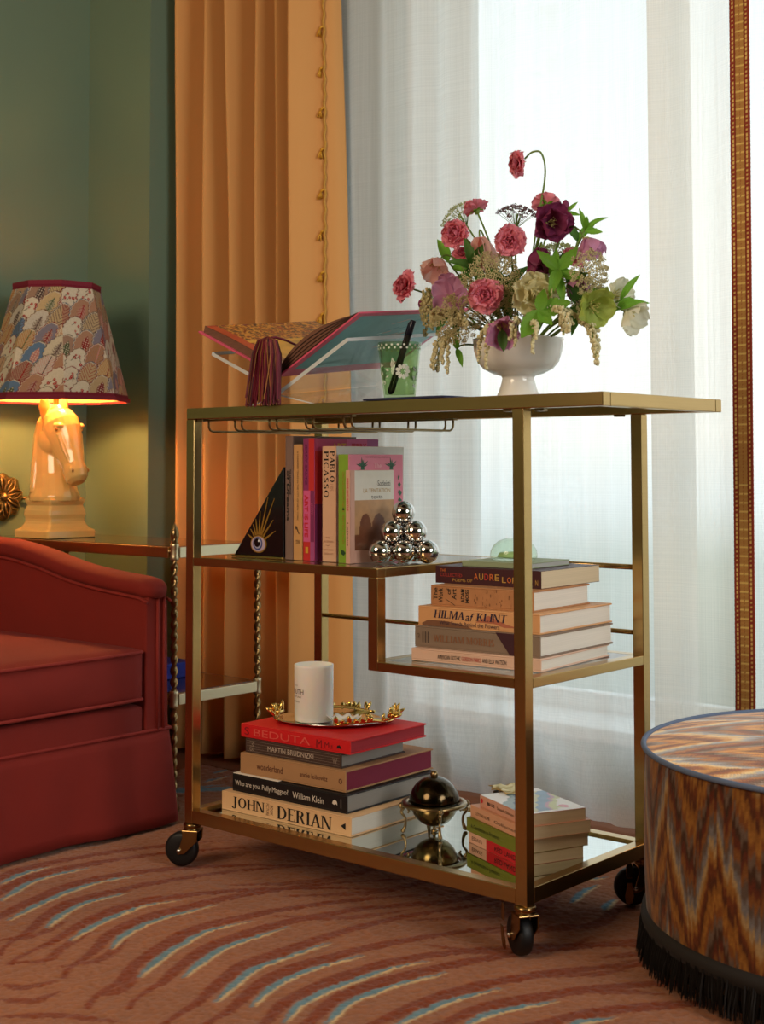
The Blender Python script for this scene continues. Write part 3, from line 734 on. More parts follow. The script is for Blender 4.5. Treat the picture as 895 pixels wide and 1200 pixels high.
for s_ in (-1, 1):
    h.sphere((.000, s_ * .022, .240), .036, 18, 12, (.95, .50, 1.05))                   # cheek
    h.sphere((.052, s_ * .0320, .2785), .0115, 12, 8, (1.5, .70, .6))                     # brow
    h.sphere((.052, s_ * .0325, .2690), .0070, 12, 8)                                    # eyeball
    h.sphere((.092, s_ * .0180, .166), .0100, 12, 8, (.9, .8, 1.1))                      # nostril wing
    h.tube([(.055, s_ * .030, .258), (.068, s_ * .025, .22), (.084, s_ * .019, .185)], [.007, .006, .004], 8)
    h.tube([(-.034, s_ * .026, .25), (-.030, s_ * .035, .18), (-.020, s_ * .048, .11)], [.010, .012, .010], 8)   # neck muscle
    h.tube([(-.010, s_ * .022, .302), (-.010, s_ * .027, .326), (-.008, s_ * .028, .344), (-.006, s_ * .024, .362)], [.012, .0140, .0105, .002], 10)   # ear
h.sphere((.074, 0, .139), .0150, 12, 8, (1, 1, .8))                                       # chin
h.tube([(-.056, 0, .29), (-.070, 0, .24), (-.068, 0, .18), (-.062, 0, .11)], [.010, .010, .010, .006], 8)          # mane crest
h.tube([(-.024, 0, .325), (.012, 0, .324), (.036, 0, .305)], [.011, .010, .005], 8)       # forelock
h.v = [(x, y, .088 + (z - .088) * .955) for x, y, z in h.v]
ho = obj('horse_head', h, CER, lamp, smooth=True)
rm = ho.modifiers.new('remesh', 'REMESH'); rm.mode = 'VOXEL'; rm.voxel_size = .0018; rm.use_smooth_shade = True
sm = ho.modifiers.new('smooth', 'SMOOTH'); sm.factor = .5; sm.iterations = 5
BROWNGLAZE = mat('brown_glaze', '#9a6a34', .25, coat=.5)  # plain brown glaze for the eyes and nostrils
ey = MB()
for s_ in (-1, 1):
    ey.sphere((.0535, s_ * .0362, .2688), .0044, 12, 8)
    ey.sphere((.0995, s_ * .0225, .1655), .0036, 10, 6, (.7, .7, 1.3))
ey.v = [(x, y, .088 + (z - .088) * .955) for x, y, z in ey.v]
obj('eyes_and_nostrils', ey, BROWNGLAZE, ho, smooth=True)
obj('socket', MB().lathe([(.006, .31), (.008, .36), (.008, .40), (.013, .402), (.013, .43), (.004, .432)], 16), BRASS_OLD, lamp, smooth=True)
bulb = obj('bulb', MB().sphere((0, 0, .455), .024, 16, 12), mat('lit_bulb', '#ffcf8a', .4, emit=('#ffb259', 14.0)), lamp, smooth=True)
pl = bpy.data.lights.new('lamp_bulb_light', 'POINT'); plo = bpy.data.objects.new('lamp_bulb_light', pl); COL.objects.link(plo)
pl.energy = 17.0; pl.color = (1.0, 0.50, 0.15); pl.shadow_soft_size = .03; plo.location = (LX, LY, LZ + .42)

def build_shade():
    z0, z1, R0, R1 = .893 - LZ, 1.170 - LZ, .178, .104
    NP, NH = 90, 200; A0 = math.radians(-30.0)
    corners = [A0 + 2 * PI * k / 8 for k in range(9)]
    ss = []
    xy = []
    for k in range(8):
        for i in range(NP):
            t = i / NP
            c0, c1 = corners[k], corners[k + 1]
            xy.append(((1 - t) * math.cos(c0) + t * math.cos(c1), (1 - t) * math.sin(c0) + t * math.sin(c1))); ss.append((k + t) * .108)
    xy = np.array(xy); ss = np.array(ss); t = np.linspace(0, 1, NH)
    R = R0 + (R1 - R0) * t
    V = np.stack([xy[None, :, 0] * R[:, None], xy[None, :, 1] * R[:, None], np.broadcast_to((z0 + (z1 - z0) * t)[:, None], (NH, len(ss)))], -1)
    # pattern coordinates: metres on the cloth
    pan = np.floor(ss / .108 + 1e-6); PX = (pan[None, :] * .108 + .054 - .43) + ((ss - pan * .108)[None, :] - .054) * (R / R.mean())[:, None]; PY = np.broadcast_to((z1 - z0) * 1.04 * t[:, None], PX.shape)
    pal = [lin(c) for c in ('#b7a58c', '#cfc6b4', '#6f7f93', '#a98a79', '#c4b093', '#86818a', '#9d8577', '#c9c2b8')]
    lines = [lin(c) for c in ('#5b3434', '#6a4a3c', '#4d586a', '#7c3038', '#54483f')]
    inks = [lin(c) for c in ('#8f2a36', '#7a3038', '#a8723c', '#586048', '#c99a94', '#5a4a48')]
    Cc = np.broadcast_to(np.array(lin('#a5998a')), PX.shape + (3,)).copy()
    rs = np.random.default_rng(5)
    th = math.radians(-24); ct, st_ = math.cos(th), math.sin(th)
    du, dv = .053, .040
    PXf, PYf = PX, PY
    for row in range(13, -11, -1):
        for cl in range(-13, 14):
            gx = (cl + .5 * (row % 2)) * du; gy = row * dv
            cx = gx; cy = gy + gx * .28
            if cy < -.07 or cy > .35 or abs(cx) > .60: continue
            jx0 = np.searchsorted(ss - .43, (cx - .075) / 1.17); 
            a_ = (PXf - cx); b_ = (PYf - cy)
            if not (np.min(np.abs(a_)) < .05): continue
            msk = (np.abs(a_) < .052) & (np.abs(b_) < .062)
            if not msk.any(): continue
            am, bm_ = a_[msk], b_[msk]
            u = am * ct + bm_ * st_; v = -am * st_ + bm_ * ct
            tt = np.clip((v + .046) / .084, 0, 1)
            hw = .0305 * np.clip(np.sin(PI * np.clip(tt * .93 + .07, 0, 1) ** .9), 0, 1) ** .55 * (1 + .05 * np.cos(v * 520))
            d = hw - np.abs(u)                                   # distance inside
            ins = (d > 0) & (tt > 0) & (tt < 1)
            bgc = np.array(pal[rs.integers(len(pal))]); ln = np.array(lines[rs.integers(len(lines))]); ik = np.array(inks[rs.integers(len(inks))]); ik2 = np.array(inks[rs.integers(len(inks))])
            hal = np.array(lin('#d8cfbf')); kind = rs.integers(5)
            cc = np.broadcast_to(bgc, (len(u), 3)).copy()
            dd = np.minimum(d, (1 - tt) * .05)
            if kind == 0:       # feathered leaf
                lw = .013 * np.clip(np.sin(PI * np.clip((v + .030) / .050, 0, 1)), 0, 1)
                m2 = (np.abs(u) < lw * (.72 + .28 * np.cos(v * 900 - np.abs(u) * 500))); cc[m2] = ik * .55 + hal * .45
                m3 = (np.abs(np.mod(v + np.abs(u) * .9, .0075) - .0037) < .0010) & m2; cc[m3] = ik
                cc[(np.abs(u) < .0011) & m2] = ik
            elif kind == 1:     # little red flowers with stems
                cc[:] = hal
                for q in range(8):
                    fx, fy_ = rs.uniform(-.014, .014), rs.uniform(-.026, .022); r2 = np.hypot(u - fx, v - fy_)
                    cc[np.abs((u - fx) - (v - fy_) * .6 * np.sign(-fx)) + 9 * (np.abs(v - fy_ + .006) > .006) < .0008] = np.array(lin('#4d5247'))
                    rr_ = rs.uniform(.0022, .0042); cc[r2 < rr_] = np.array(lin('#94303a')); cc[r2 < rr_ * .4] = np.array(lin('#d9a59a'))
            elif kind == 2:     # dark seed pod with white dots
                lw = .0095 * np.clip(np.sin(PI * np.clip((v + .028) / .048, 0, 1)), 0, 1); m2 = np.abs(u) < lw; cc[m2] = ik2 * .8
                m3 = m2 & (np.hypot(np.mod(u + .003, .006) - .003, np.mod(v, .006) - .003) < .0014); cc[m3] = hal
            elif kind == 3:     # leaf within a leaf, fringed
                cc[:] = ik * .75; m2 = d > .0065; cc[m2] = bgc; m3 = (d > .0045) & (d < .0065) & (np.mod(v, .005) < .0025); cc[m3] = hal
                cc[m2 & (np.abs(np.mod(v - np.abs(u) * 1.2, .010) - .005) < .0011)] = ik
            else:               # veined
                cc[np.abs(np.mod(v - np.abs(u) * 1.1, .007) - .0035) < .0009] = ik; cc[np.abs(u) < .0012] = ik2
                cc[(d > .003) & (d < .0042)] = ik2
            cc[dd < .0031] = hal; cc[dd < .0017] = ln
            sub_ = Cc[msk]; sub_[ins] = cc[ins]; Cc[msk] = sub_
    grain = .88 + .24 * vnoise(PX * 900, PY * 900, 4)
    Cc = Cc * grain[..., None]; g_ = Cc.mean(-1, keepdims=True); Cc = np.clip(g_ + (Cc - g_) * 1.5, .005, 1) * .74
    trim = np.array(lin('#6f1a2b'))
    hh = (t * (z1 - z0))[:, None] * np.ones_like(PX)
    Cc[(hh < .013) | (hh > z1 - z0 - .011)] = trim
    sh = npgrid('lamp_shade', V, Cc, vmat('shade_print', .85), lamp, wrap=True, smooth=False)
    nb = len(ss)
    rings = []
    for zz, rr in ((z0, R0 - .003), (z1, R1 - .003)):
        rings.append([(rr * math.cos(c), rr * math.sin(c), zz) for c in corners[:8]])
    lining = MB().loft(rings, cap=False)
    obj('shade_lining', lining, mat('shade_lining_cloth', '#f0c489', .8), sh)
    for zz, rr in ((z0, R0), (z1, R1)):
        rg = [[(r_ * math.cos(c), r_ * math.sin(c), zz + dz) for c in corners[:8]] for r_, dz in ((rr + .002, -.004), (rr + .0025, .006), (rr - .0035, .006), (rr - .0035, -.004))]
        rg.append(rg[0]); obj('shade_trim', MB().loft(rg, cap=False), mat('maroon_braid', '#74182c', .8), sh)
    sp = MB()
    for k in range(3):
        a = 2 * PI * k / 3; sp.tube([(0, 0, z1 - .02), (R1 * .93 * math.cos(a), R1 * .93 * math.sin(a), z1 - .004)], .0015, 6)
    sp.tube([(0, 0, .40), (.03, 0, .42), (.033, 0, .50), (0, 0, z1 - .02)], .0015, 6)
    obj('shade_carrier', sp, BRASS_OLD, sh)
build_shade()

# ------------------------------------------------------------------ ottoman
OX, OY, OR, OZ = .405, .330, .345, .311
ott = thing('ottoman', 'round pouf in flame-stitch cloth with dark bullion fringe and blue piping', 'ottoman', (OX, OY, 0))
def flame(s, z, hx=1.0):
    per, rep = .118, .205
    a = np.abs(np.mod(s / per, 1) * 2 - 1); a2 = np.abs(np.mod(s / per * 2 + .3, 1) * 2 - 1)
    jit = (vnoise(s * 420, z * 14, 21) - .5) * .045 + (vnoise(s * 150, z * 9, 22) - .5) * .03
    v = np.mod((z - .135 * a ** 1.05 - .018 * a2 + jit * .75 + .04 * np.floor(s / per / 2)) / rep, 1)
    cols = [lin(c) for c in ('#5a3a26', '#8a7466', '#a4622c', '#c88a3c', '#b3752f', '#6e3a1c', '#8e4a20', '#c2873f', '#d8b985', '#9c9aa0', '#7d6a60', '#a66a34', '#7c3a20')]
    n = len(cols); i = np.floor(v * n).astype(int) % n; f = v * n - np.floor(v * n); f = np.clip((f - .55) / .45, 0, 1)
    cols = np.array(cols + cols[:1]); return cols[i] * (1 - f[..., None]) + cols[i + 1] * f[..., None]
def build_ottoman():
    n = 760; zs = np.linspace(.03, OZ, 120); th = np.linspace(0, 2 * PI, n, endpoint=False)
    TH, Z = np.meshgrid(th, zs)
    prof = OR - .004 + .004 * np.sin(PI * (Z - .03) / (OZ - .03)) - .004 * np.clip((Z - OZ + .012) / .012, 0, 1) ** 2
    V = np.stack([prof * np.cos(TH), prof * np.sin(TH), Z], -1)
    c = flame(TH * OR, Z) * (.36 + .18 * vnoise(TH * 300, Z * 300, 3))[..., None] * np.array((1.0, .92, .86))  # same cloth as the top, darkened: side shade painted into the colour
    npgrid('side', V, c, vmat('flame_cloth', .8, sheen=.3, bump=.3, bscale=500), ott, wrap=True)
    rr = np.linspace(0.002, OR - .004, 130); TH, R_ = np.meshgrid(np.linspace(0, 2 * PI, 560, endpoint=False), rr)
    q = R_ / OR
    V = np.stack([R_ * np.cos(TH), R_ * np.sin(TH), OZ - .001 + .026 * (1 - q ** 2.6)], -1)
    a0 = math.radians(20); X, Y = V[..., 0], V[..., 1]
    u = X * math.cos(a0) + Y * math.sin(a0); v = -X * math.sin(a0) + Y * math.cos(a0)
    c = np.array((.05, .045, .035)) + flame(v * .72 + 3, u * .85 + 2) * (1.25 + .2 * vnoise(X * 600, Y * 600, 9))[..., None]  # lightened: window light on the top painted into the cloth colour
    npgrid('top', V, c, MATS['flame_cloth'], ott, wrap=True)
    obj('piping', MB().tube([((OR - .001) * math.cos(a), (OR - .001) * math.sin(a), OZ) for a in np.linspace(0, 2 * PI, 121)], .0042, 8, cap=False), mat('blue_piping', '#5b6a86', .7), ott, smooth=True)
    FR = mat('black_fringe', '#1c1714', .85, sheen=.2)
    obj('braid', MB().lathe([(OR - .004, .048), (OR + .004, .050), (OR + .006, .060), (OR + .004, .070), (OR - .004, .072)], 160, cap=False), FR, ott, smooth=True)
    f = MB(); rs = random.Random(3)
    for k in range(1500):
        a = 2 * PI * k / 1500 + rs.uniform(-.003, .003); r0 = OR + rs.uniform(-.002, .005); r1 = OR + rs.uniform(.000, .014); da = rs.uniform(-.018, .018); zb = rs.uniform(.001, .010)
        p = [(r0 * math.cos(a), r0 * math.sin(a), .056), ((r1 + r0) / 2 * math.cos(a + da * .3) * 1.004, (r1 + r0) / 2 * math.sin(a + da * .3) * 1.004, .032), (r1 * math.cos(a + da), r1 * math.sin(a + da), zb)]
        f.tube(p, [.0017, .0017, .0007], 3, cap=False)
    stuff(obj('fringe', f, FR, ott, recalc=False))
    obj('base', MB().lathe([(OR - .03, .002), (OR - .03, .05), (.01, .05)], 48), mat('black_lining', '#151312', .9), ott)
build_ottoman()

# ------------------------------------------------------------------ curtains
OCH = cloth_mat('ochre_cotton', '#dfa668', 0.0, 0.16, weave=700, vary=0.0)
def build_drape():
    root = thing('ochre_curtain', 'ochre pleated curtain with a tasselled trim along its inner edge', 'curtain', (-1.3, .70, 0))
    def path(z):
        k = (1.9 - z); sw = .006 * math.sin(z * 2.3); lip = .000 + .020 * k
        pts = [(-1.580, .760), (-1.566, .70), (-1.550, .668), (-1.528, .70), (-1.487, .748), (-1.468, .735), (-1.452, .672), (-1.43, .69), (-1.392, .748), (-1.374, .74), (-1.358, .668), (-1.335, .69),
               (-1.285, .752), (-1.266, .74), (-1.252, .668), (-1.232, .70), (-1.212, .738), (-1.200, .735), (-1.190, .672), (-1.170, .70), (-1.150, .745), (-1.137, .735), (-1.124, .660), (-1.105, .665),
               (-1.080, .690), (-1.058, .698), (-1.046 + lip * .5, .708), (-1.043 + lip, .725)]
        return [(x + sw + .004 * math.sin(z * 3 + x * 20), .705 + (y - .705) * 1.55 + .004 * math.sin(z * 4 + x * 35)) for x, y in pts]
    rows = []
    for j in range(50):
        z = .012 + 2.5 * j / 49
        rows.append([(p.x + 1.3, p.y - .70, z) for p in catmull([(x, y, 0) for x, y in path(z)], 6)])
    o = obj('cloth', MB().grid(rows), OCH, root, smooth=True)
    o.modifiers.new('thick', 'SOLIDIFY').thickness = .0012
    GT = mat('gold_trim', '#b98a35', .6, noise=.3, nscale=200, sheen=.2)
    def edge(z):
        p = path(z); return Vector((p[25][0] + 1.3 - .002, p[25][1] - .70 - .006, z))
    pth = [edge(.02 + 2.48 * j / 300) + Vector((.0016 * math.cos(j * 1.3), .0016 * math.sin(j * 1.3), 0)) for j in range(301)]
    obj('cord', MB().tube(pth, .0034, 6), GT, root, smooth=True)
    rs = random.Random(9)
    tz = [.10 + .0995 * k for k in range(24)]
    for z in tz:
        e = edge(z); d = Vector((-.72, -.5, 0)).normalized(); t = MB()
        t.tube([e, e + d * .006 + Vector((0, 0, -.001)), e + d * .010 + Vector((0, 0, -.006))], [.0022, .0032, .003], 7)
        for q in range(14):
            a = rs.uniform(0, 2 * PI); s_ = e + d * .010 + Vector((0, 0, -.006)); r = rs.uniform(.002, .0075)
            t.tube([s_, s_ + Vector((r * math.cos(a) * .6, r * math.sin(a) * .6, -.008)) + d * .002, s_ + Vector((r * math.cos(a), r * math.sin(a), -.017 + rs.uniform(-.003, .002))) + d * .003], [.0014, .0016, .0010], 4)
        obj('tassel', t, mat('gold_tassel', '#d39a2c', .6, sheen=.3), root, smooth=True)
build_drape()

SHEER = cloth_mat('white_sheer', '#f4f1ec', 0.27, 0.60, weave=1100, vary=.07)
SHEER2 = cloth_mat('cream_sheer', '#f1e9dc', 0.26, 0.60, weave=1100, vary=.08)
def sheer(name, label, x0, x1, y0, m, folds, seed, amp, z0=.008):
    rs = random.Random(seed); ph = [rs.uniform(0, 6.28) for _ in range(8)]; n = int((x1 - x0) / .0045)
    root_x = (x0 + x1) / 2
    def yy(x, z):
        s_ = 1 + .25 * (1.2 - z) * math.sin(x * 5 + ph[4])
        g = 0
        for q, (f, a) in enumerate(folds): g += a * math.sin(x * f + ph[q] + .25 * math.sin(z * 1.7 + ph[q + 3]))
        puddle = max(0, .35 - z) ** 2 * .25 * math.sin(x * 22 + z * 18 + ph[5])
        return y0 + amp * g * s_ + puddle
    rows = []
    for j in range(44):
        z = z0 + (2.5 - z0) * (j / 43)
        rows.append([(x0 + (x1 - x0) * i / n - root_x, yy(x0 + (x1 - x0) * i / n, z) - y0, z) for i in range(n + 1)])
    o = obj(name, MB().grid(rows), m, None, smooth=True, loc=(root_x, y0, 0), recalc=False)
    tag(o, label, 'curtain')
    return o, yy
FO = [(38, .5), (71, .35), (17, .5), (113, .15)]
sheer('sheer_curtain', 'white linen sheer hanging behind the flowers and the trolley', -1.12, -.115, .752, SHEER, FO, 2, .017)
SBX0, SBX1, SBY = -.182, .026, .704
s2, y2 = sheer('sheer_curtain', 'cream linen sheer edged with a woven red and gold band', SBX0, SBX1, SBY, SHEER2, [(30, .6), (64, .4), (13, .3)], 5, .014)
sheer('sheer_curtain', 'white sheer at the far right edge beyond the red and gold band', -.03, 1.40, .800, SHEER, FO, 8, .017)
def build_band():
    nz, nx = 900, 34; z = np.linspace(.012, 2.49, nz); q = np.linspace(0, 1, nx)
    V = np.zeros((nz, nx, 3)); wd = .040
    off_ = np.array([y2(.012, zz) for zz in z])
    xs = -.002 + .0075 * (z - 1.0)
    V[..., 0] = xs[:, None] + wd * q[None, :] - (SBX0 + SBX1) / 2; V[..., 1] = off_[:, None] - .004 - SBY; V[..., 2] = z[:, None]
    red = np.array(lin('#8e3420')); gold = np.array(lin('#b98a48')); ochre = np.array(lin('#a96f34')); lite = np.array(lin('#e3c26c'))
    Q = np.broadcast_to(q[None, :], (nz, nx)); Zm = np.broadcast_to(z[:, None], (nz, nx))
    C_ = np.broadcast_to(gold, (nz, nx, 3)).copy()
    n_ = vnoise(Q * 60, Zm * 700, 3); C_ = C_ * (1 - (.5 * n_)[..., None]) + ochre * (.5 * n_)[..., None]
    C_[(Q < .26) | (Q > .74)] = red
    C_[((np.abs(Q - .15) < .05) | (np.abs(Q - .85) < .05)) & (np.mod(Zm, .0085) < .0045)] = lite
    C_[(np.abs(Q - .5) < .21) & (np.mod(Zm, .0165) < .0026)] = lite
    C_[(np.abs(Q - .5) < .035) & (np.mod(Zm, .006) < .003)] = red * .6 + gold * .4
    C_[((np.abs(Q - .28) < .02) | (np.abs(Q - .72) < .02))] = red * .55
    V[..., 1] -= .0012 * np.abs(np.sin(Zm * 370))
    o = npgrid('woven_band', V, C_, vmat('woven_braid', .7, sheen=.2, bump=.4, bscale=900), s2)
    o.modifiers.new('thick', 'SOLIDIFY').thickness = .0025
build_band()

# ------------------------------------------------------------------ books
def book(label, group, loc, rotz, Lb, D, T, cover, page=PAGE, standing=False, board=.0028, over=.003, tilt=0, soft=False, back=None, spine=None):
    """local x along the spine, spine faces -y, thickness along z; standing books are turned so the title reads downwards"""
    if soft: board, over = .0007, .0004
    root = thing('book', label, 'book', loc, (0, PI / 2 if standing else 0, rotz), group)
    x0 = -Lb if standing else 0.0
    root['x0'] = x0
    c = MB().box((x0, 0, 0), (x0 + Lb, D, board)).box((x0, 0, T - board), (x0 + Lb, D, T))
    if spine is None: c.box((x0, 0, board * .9), (x0 + Lb, board, T - board * .9))
    obj('cover', c, cover, root, bevel=.0006 if soft else .0011)
    if spine is not None:
        obj('spine', MB().box((x0, 0, board * .9), (x0 + Lb, board, T - board * .9)), spine, root, bevel=.0004)
    obj('page_block', MB().box((x0 + over, board, board), (x0 + Lb - over, D - over, T - board)), page, root)
    root['dims'] = (Lb, D, T)
    return root
def spine_fn(root):
    x0 = root['x0']
    return lambda u, v: (x0 + u, -.0006, v)
def front_fn(root):
    """front cover plane: u from the spine outwards, v up from the foot (standing book)"""
    x0 = root['x0']; Lb, D, T = root['dims']
    return lambda u, v: (x0 + Lb - v, u, T + .0005)
def spine(root, s, u0, u1, v0, v1, m, serif=False, bold=0.0, turn=0, slant=0.0):
    VF = serif2d(s, slant=slant) if serif else text2d(s, bold, slant)
    return place_text(VF, u0, u1, v0, v1, spine_fn(root), m, root, turn=turn)
def spine_box(root, u0, u1, v0, v1, m, name='printed_panel', dy=-.0003):
    x0 = root['x0']
    return flat_shape(name, [(u0, v0), (u1, v0), (u1, v1), (u0, v1)], lambda u, v: (x0 + u, dy, v), m, root)
CM = lambda n, c, r=.55, **k: mat(n, c, r, noise=k.pop('noise', .05), nscale=60, **k)
ink = lambda n, c: mat('ink_' + n, c, .6)

# bottom stack ------------------------------------------------------
G1 = 'large books stacked under the candle tray'
z = MZ
b1 = book('thick cream book lettered in tall black capitals, lowest of the stack under the candle', G1, (-.723, .055, z + .0002), .019, .317, .262, .0335, CM('cover_cream', '#d9ae80'), PAGE)
spine(b1, 'JOHN', .027, .111, .0058, .0275, INK, True)
spine(b1, 'DERIAN', .142, .273, .0050, .0268, INK, True)
spine(b1, 'PICTURE', .1155, .1225, .006, .0275, ink('brown', '#6d4c33'), turn=1); spine(b1, 'BOOK', .1255, .1325, .008, .0255, ink('brown', '#6d4c33'), turn=1)
flat_shape('printed_mark', [(.294, .0165), (.305, .0225), (.305, .0105)], spine_fn(b1), INK, b1)
z += .0335
b2 = book('black book lettered in white serif type with a question mark on its spine', G1, (-.708, .068, z + .0002), .018, .282, .250, .0325, CM('cover_black', '#141214', .45), PAGE_GREY)
WHITEINK = ink('white', '#d8cec0')
spine(b2, 'Who are you, Polly Maggoo?', .0075, .142, .009, .021, WHITEINK); spine(b2, 'William Klein', .153, .228, .0095, .0205, WHITEINK)
flat_shape('printed_mark', [(.248, .014), (.250, .019), (.255, .021), (.259, .018), (.260, .012), (.256, .0145), (.253, .012)], spine_fn(b2), WHITEINK, b2)
spine(b2, 'I I', .2665, .270, .008, .024, ink('grey', '#6d665f'))
obj('paper_slip', MB().box((.004, -.002, .0326), (.118, .06, .0334)), mat('white_paper', '#e6ddd0', .8), b2)
z += .0334
b3 = book('tan book with maroon page edges in the middle of the stack under the candle', G1, (-.694, .074, z + .0002), .026, .258, .250, .037, CM('cover_tan', '#a97f57', .7), mat('maroon_page_edges', '#7c2038', .8, noise=.1, nscale=1, stretch=(3, 3, 600)))
spine(b3, 'wonderland', .043, .108, .012, .024, ink('darkbrown', '#5c2f22')); spine(b3, 'annie leibovitz', .150, .216, .014, .0225, ink('darkbrown', '#5c2f22')); spine(b3, 'o', .242, .250, .014, .023, ink('darkbrown', '#5c2f22'))
z += .037
b4 = book('dark brown book with fine lines across its spine, second from the top under the candle', G1, (-.690, .083, z + .0002), .03, .235, .180, .0255, CM('cover_brown', '#43302a', .6), PAGE_GREY)
LN = ink('taupe', '#8d7c6e')
for k in range(5): spine_box(b4, .004, .231, .0035 + .0046 * k, .0039 + .0046 * k, LN, 'printed_line')
spine(b4, 'MARTIN BRUDNIZKI', .058, .170, .0085, .0175, ink('pale', '#c3b3a2'))
spine(b4, 'W', .215, .226, .007, .018, LN); spine(b4, 'MB', .012, .024, .004, .021, LN, turn=1)
z += .0255
b5 = book('bright red clothbound book on top of the stack carrying the candle tray', G1, (-.707, .088, z + .0002), .022, .270, .216, .0245, CM('cover_red', '#d3161c', .6), mat('red_page_edges', '#b0303a', .8, noise=.25, nscale=1, stretch=(3, 3, 500)))
RD = ink('foil', '#7d1218'); RL = ink('foil_light', '#e0584f')
spine(b5, 'BEDUTA', .034, .175, .005, .018, RL, False); spine(b5, 'S', .010, .022, .005, .019, RD); spine(b5, 'M', .190, .203, .004, .018, RD); spine(b5, 'Mu', .210, .228, .006, .016, RD)
flat_shape('printed_mark', [(.238, .008), (.240, .013), (.245, .0145), (.249, .011), (.250, .007), (.245, .009)], spine_fn(b5), INK, b5)
z5 = z + .0245 + .0004

# middle right stack --------------------------------------------------
G2 = 'books stacked on the right-hand shelf'
z = ZS2
PINKC = CM('cover_blush', '#d9b39c')
c1 = book('thin blush book lowest on the right-hand shelf, lettered in black and red', G2, (-.262, .050, z + .0002), .085, .243, .232, .0205, PINKC, PAGE)
spine(c1, 'AMERICAN GOTHIC', .052, .096, .0065, .0135, INK); spine(c1, 'GORDON PARKS', .098, .134, .0065, .0135, ink('red', '#b02a24')); spine(c1, 'AND ELLA WATSON', .137, .1815, .0065, .0135, INK)
z += .0205
c2 = book('grey-brown clothbound book with faint lettering and a dark diagonal corner', G2, (-.268, .066, z + .0002), .045, .243, .230, .0345, CM('cover_taupe', '#84705f', .8, bump=.3, bscale=900), PAGE)
spine(c2, 'WILLIAM MORRIS', .039, .158, .0115, .0225, ink('rust', '#8a5a3c'), True); spine(c2, 'III', .016, .029, .008, .026, ink('dim', '#4f4038')); spine(c2, '2', .006, .011, .015, .022, ink('dim', '#4f4038'))
flat_shape('printed_panel', [(.160, .0342), (.212, .0342), (.212, .0003), (.187, .0003)], lambda u, v: (u, -.0004, v), CM('cover_plum', '#3a1420'), c2)
z += .0345
c3 = book('peach book with slanted dark blue capitals above a smaller subtitle', G2, (-.267, .074, z + .0002), .047, .236, .230, .032, CM('cover_peach', '#d39c69'), PAGE)
NV = ink('navy', '#221c38'); RT = ink('mulberry', '#7a3530')
flat_shape('printed_panel', [(.115, .012), (.14, .024), (.175, .012), (.198, .008), (.17, .007), (.15, .012)], lambda u, v: (u, -.0003, v), ink('terracotta', '#b0664a'), c3)
flat_shape('printed_panel', [(.008, .004), (.02, .010), (.06, .010), (.10, .004), (.11, .0005), (.009, .0005)], lambda u, v: (u, -.0003, v), ink('umber', '#7a5138'), c3)
spine(c3, 'HILMA', .032, .093, .0145, .027, NV, True, slant=.12); spine(c3, 'af', .095, .113, .0130, .026, NV, slant=.3); spine(c3, 'KLINT', .116, .176, .0145, .027, NV, True, slant=.12)
spine(c3, 'What Stands Behind the Flowers', .044, .161, .0040, .0105, NV)
z += .032
c4 = book('kraft brown book with black sideways lettering and a speckled spine', G2, (-.253, .090, z + .0002), .05, .200, .178, .034, CM('cover_kraft', '#b07a4f', .75, noise=.18), PAGE)
spine(c4, 'The', .006, .014, .010, .030, INK, bold=.01, turn=3); spine(c4, 'Work', .016, .025, .006, .030, INK, bold=.01, turn=3)
spine(c4, 'of', .033, .041, .020, .030, INK, bold=.01, turn=3); spine(c4, 'Art', .043, .052, .012, .030, INK, bold=.01, turn=3)
spine(c4, 'ADAM', .061, .068, .008, .030, INK, bold=.02, turn=3); spine(c4, 'MOSS', .070, .077, .008, .030, INK, bold=.02, turn=3)
rs = random.Random(4)
for k in range(46):
    u, v = rs.uniform(.085, .193), rs.uniform(.003, .029); spine_box(c4, u, u + rs.uniform(.0006, .002), v, v + rs.uniform(.001, .006), ink('fleck', '#7d5231'), 'printed_fleck')
flat_shape('printed_mark', [(.030, .012), (.031, .0125), (.050, .003), (.049, .0025)], spine_fn(c4), INK, c4)
z += .034
c5 = book('dark maroon paperback with gold and orange capitals, top of the right-hand shelf stack', G2, (-.273, .128, z + .0002), .04, .210, .185, .0285, CM('cover_maroon', '#3c1018', .5), PAGE_CREAM, soft=True)
OG = ink('orange', '#c0622a'); GD = ink('goldish', '#b58a3e')
for k, (ch, mm) in enumerate(zip('AUDRE', (OG, GD, ink('crimson', '#a8322a'), OG, GD))):
    spine(c5, ch, .079 + .0105 * k, .0875 + .0105 * k, .009, .0195, mm, bold=.012)
for k, (ch, mm) in enumerate(zip('LORDE', (GD, OG, GD, OG, GD))):
    spine(c5, ch, .135 + .0100 * k, .143 + .0100 * k, .0065, .0160, mm, bold=.012)
spine(c5, 'THE', .010, .022, .019, .024, OG); spine(c5, 'COLLECTED', .010, .055, .0115, .017, ink('crimson', '#a8322a')); spine(c5, 'POEMS OF', .036, .076, .004, .009, GD)
spine(c5, 'N', .199, .204, .005, .014, GD)
z += .0285 + .0004
c6 = book('thin sage green booklet under the glass paperweight', G2, (-.232, .148, z), .05, .130, .135, .009, CM('cover_sage', '#8f9a78', .6), mat('silver_page_edges', '#a9a8a2', .5), board=.0014, over=.001)
z6 = z + .0092
pw = thing('paperweight', 'clear green-tinted glass dome paperweight on the sage booklet', 'paperweight', (-.178, .222, z6))
pf = [(.0005, 0), (.036, 0), (.0395, .003), (.0405, .008), (.039, .016), (.034, .025), (.026, .0315), (.015, .0355), (.0005, .0365)]
obj('dome', MB().lathe(pf, 48), arch_glass('paperweight_glass', (0.90, 0.97, 0.88), 1.5), pw, smooth=True)
